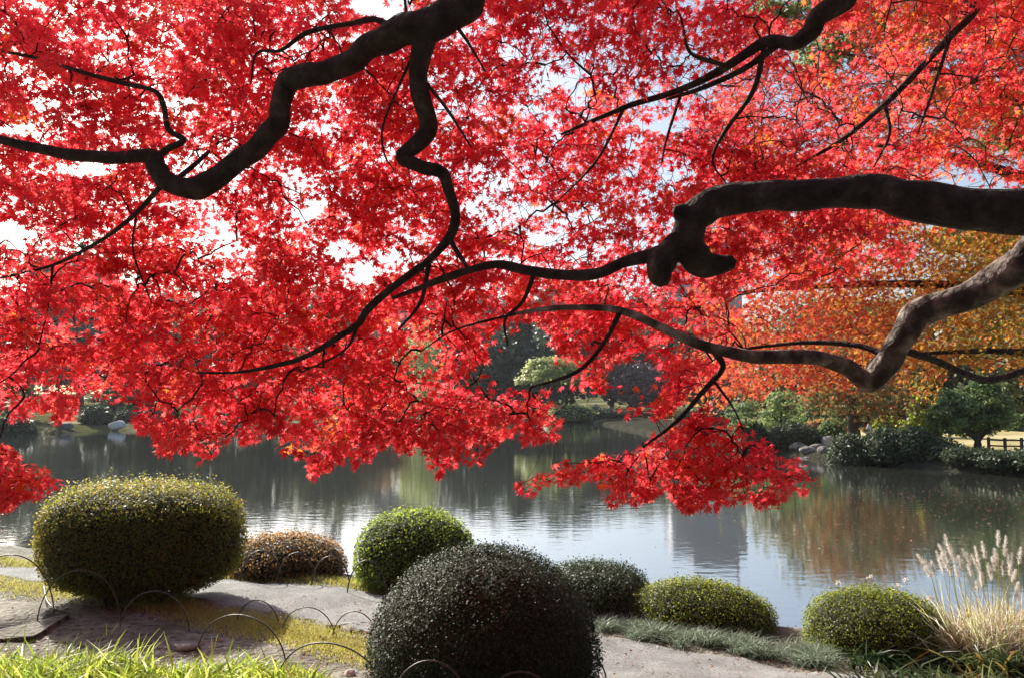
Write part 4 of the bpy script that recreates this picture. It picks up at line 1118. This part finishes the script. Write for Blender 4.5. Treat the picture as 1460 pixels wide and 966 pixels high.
ftree('evergreen_tree', 'tall dark tree whose tip meets the white sky gap', 478, 135, 372, 38, 'evergreen', 107, 'cone', n=110)
ftree('broadleaf_tree', 'second olive tree of the far bank, right of the dark one', 460, 100, 455, 55, 'olive', 108)
ftree('broadleaf_tree', 'russet tree at the middle of the far bank', 535, 99, 500, 40, 'russet', 109)
ftree('weeping_tree', 'pale yellow green weeping tree on the far bank', 603, 101, 470, 36, 'pale', 110, 'willow', mu=.6)
ftree('evergreen_tree', 'dark evergreen right of the weeping tree', 665, 104, 455, 45, 'evergreen', 111)
ftree('conifer', 'near black conifer behind the umbrella shaped pine', 738, 106, 440, 60, 'evergreen', 112, 'cone', n=160, mu=.2)
ftree('evergreen_tree', 'dark evergreen behind the stone islet', 815, 112, 452, 55, 'evergreen', 113)
ftree('broadleaf_tree', 'greyish green tree right of the umbrella shaped pine', 872, 112, 455, 45, 'olive', 114)
ftree('bare_tree', 'purple grey leafless tree on the far bank', 912, 103, 518, 34, 'purple', 115)
ftree('broadleaf_tree', 'pale olive tree behind the purple leafless one', 950, 116, 460, 50, 'olive', 116)
ftree('broadleaf_tree', 'orange tinted tree at the right of the far bank', 1010, 104, 500, 45, 'russet', 117)
ftree('evergreen_tree', 'evergreen between the far bank and the promontory', 1060, 112, 470, 42, 'evergreen', 118)
ftree('evergreen_tree', 'tall evergreen far behind the right lawn', 1420, 95, 380, 70, 'evergreen', 119)
ftree('evergreen_tree', 'tall evergreen rising behind the narrow conifer', 1330, 100, 395, 45, 'evergreen', 120)
# umbrella-shaped pine on its islet
d = 99.5; x = wx(792, d); z0 = hz(x, d)
up_t = tag(empty('umbrella_pine', (x, d, z0)), 'light green umbrella shaped pine with thin trunks on the far bank', 'tree')
og = np.array([x, d, z0]); r = np.random.default_rng(130); ac = Acc()
ac.add(*crown_leaves(P(790, 544, d), (46 / F * d, 2.6, 33 / F * d), 120, 50, .34, .4, r, .6, .2, .8, CLUMP, .7, .9, lower=0.0))
ac.build('crown', M['pale'], up_t, og)
ac = Acc()
for u, v in [(768, 545), (790, 530), (812, 542), (798, 540)]:
    q = catmull(np.array([[x + .2, d, z0 - .2], [x + (wx(u, d) - x) * .4, d, z0 + 1.6], P(u, v, d)]), 5)
    ac.add(*tube(q, np.linspace(.24, .08, len(q)), 7, .08, u))
ac.build('trunk', M['trunk'], up_t, og, True)
gfs = 'clipped shrubs along the far waterline'
for i, (u, dd, tv, hw, mat, lab) in enumerate([
    (815, 98.3, 578, 36, 'pale', 'long low pale topped shrub under the umbrella shaped pine'),
    (870, 99, 584, 24, 'evergreen', 'dark low shrub right of the stone lantern'),
    (900, 100, 585, 20, 'evergreen', 'dark low shrub under the purple leafless tree'),
    (140, 76, 580, 20, 'evergreen', 'round dark shrub on the pale far left bank'),
    (215, 80, 586, 16, 'evergreen', 'small dark shrub right of the dark pine on the left bank'),
    (242, 82, 578, 13, 'lime', 'yellow lit shrub on the far left bank'),
    (185, 79.5, 588, 14, 'evergreen', 'low dark shrub under the dark pine'),
    (25, 65, 594, 26, 'evergreen', 'dark spreading shrub at the left edge of the far bank'),
    (42, 66, 601, 8, 'evergreen', 'small dark tuft on the pale mud bank'),
    (560, 97, 580, 22, 'evergreen', 'dark green shrub under the russet tree'),
    (640, 99, 582, 22, 'olive', 'olive shrub under the dark evergreen'),
    (700, 99, 584, 22, 'evergreen', 'dark shrub left of the umbrella shaped pine'),
    (340, 90, 584, 24, 'evergreen', 'dark shrub hidden behind the hanging red leaves'),
    (938, 97, 583, 26, 'evergreen', 'broad dark shrub right of the purple leafless tree'),
    (985, 88, 584, 28, 'olive', 'olive clipped shrub where the far bank turns towards the promontory'),
    (1020, 72, 586, 26, 'evergreen', 'dark shrub halfway between the far bank and the promontory'),
    (958, 92, 590, 20, 'lime', 'small yellow green shrub between two darker ones on the far bank')]):
    topiary(lab, u, dd, tv, hw, mat=mat, seed=140 + i, group=gfs, n=1500, ls=.28)
for i, (u, dd, s, lab) in enumerate([(852, 98.2, .5, 'grey rock at the far waterline left of the lantern'), (838, 98, .45, 'pale rock under the long low shrub'), (875, 98.6, .4, 'small rock at the far waterline right of the lantern'), (170, 73.5, .5, 'pale rock on the far left shore'), (96, 70, .5, 'flat pale rock on the left mud bank')]):
    rock(lab, wx(u, dd), dd, s * 1.6, s, s, 160 + i, 'palerock' if i in (1, 3) else 'rock', group='rocks along the far shore')
# stone lantern
dd = 98.8; x = wx(849, dd); z0 = hz(x, dd)
ln_ = tag(empty('stone_lantern', (x, dd, z0)), 'small grey stone lantern at the far waterline', 'lantern')
og = np.array([x, dd, z0])
build('post', *tube(np.array([[x, dd, z0 - .1], [x, dd, z0 + .4], [x, dd, z0 + .9]]), [.28, .2, .22], 8), M['rock'], ln_, origin=og)
build('light_box', *boxV((x, dd, z0 + 1.1), (.5, .5, .4)), M['rock'], ln_, origin=og)
build('cap', *tube(np.array([[x, dd, z0 + 1.3], [x, dd, z0 + 1.42], [x, dd, z0 + 1.75]]), [.6, .5, .08], 8), M['rock'], ln_, origin=og)

# distant wood and an office tower with its mast
r = np.random.default_rng(200); acc = Acc()
for k in range(150):
    u = -500 + k * 13 + r.uniform(-6, 6)
    if 1040 < u < 1105: continue
    dd = r.uniform(270, 330)
    tv = np.interp(u, [-500,0,300,700,900,1040,1110,1500], [400,420,410,412,415,430,460,410]) + r.normal(0, 9)
    top = CAMZ + (565 - tv) / F * dd
    acc.add(*crown_leaves((wx(u, dd), dd, top * .58), (9, 7, top * .42), 16, 14, 3.2, 1.8, r, .5, .2, .6))
tag(acc.build('distant_wood', M['evergreen']), 'hazy dark wood along the horizon beyond the garden', 'woodland', kind='stuff')
dd = 500; x = wx(1000, dd)
tw_ = tag(empty('office_tower', (x, dd, 0)), 'grey blue office tower far beyond the trees', 'building')
og = np.array([x, dd, 0.0])
build('wall', *boxV((x, dd, 46), (44, 30, 93)), M['tower'], tw_, origin=og)
build('roof_block', *boxV((x + 5, dd, 97), (26, 20, 9)), M['tower'], tw_, origin=og)
for k in range(20):
    build('window', *boxV((x, dd - 15.02, 8 + k * 4.1), (40, .2, 2.0)), M['tower_glass'], tw_, origin=og)
mx_ = wx(1047, dd)
mo = tag(empty('lattice_mast', (mx_, dd, 0)), 'thin grey mast standing beside the office tower', 'mast')
build('pole', *tube(np.array([[mx_, dd, -1], [mx_, dd, 60], [mx_, dd, 120]]), [2.2, 1.6, .5], 8), M['tower'], mo, origin=(mx_, dd, 0))
build('platform', *tube(np.array([[mx_, dd, 92], [mx_, dd, 93], [mx_, dd, 95]]), [3.2, 3.2, 2.4], 8), M['tower'], mo, origin=(mx_, dd, 0))

# unseen oaks added behind and beside the viewpoint to block sky light
gw = 'unseen oaks added to block sky light'
for k, (x, y, h) in enumerate([(-17,-10,12),(-9,-12,14),(-1,-11,13),(7,-12.5,14),(15,-10,13),(23,-6,12),(-23,-2,12),(21,3,11)]):
    tree('sky_blocking_oak', ['leftmost','second','third','fourth','fifth','sixth','westernmost','easternmost'][k] + ' of the tall dark unseen oaks added behind the viewpoint to block sky light', 'tree', x, y, h + hz(x, y), 5.2, h * .46, 'evergreen', gw, n=110, per=40, ls=.75, tr=.4, seed=300 + k)

# thin autumn air
hm, hnt, hout = new_mat('air')
pv = hnt.nodes.new('ShaderNodeVolumePrincipled')
pv.inputs['Color'].default_value = (.86, .92, 1, 1); pv.inputs['Density'].default_value = .00022; pv.inputs['Anisotropy'].default_value = .3
hnt.links.new(pv.outputs[0], hout.inputs['Volume'])
hv, hq = boxV((0, 300, 60), (1500, 900, 124))
hz_ = tag(build('haze', hv, hq, hm), kind='stuff')
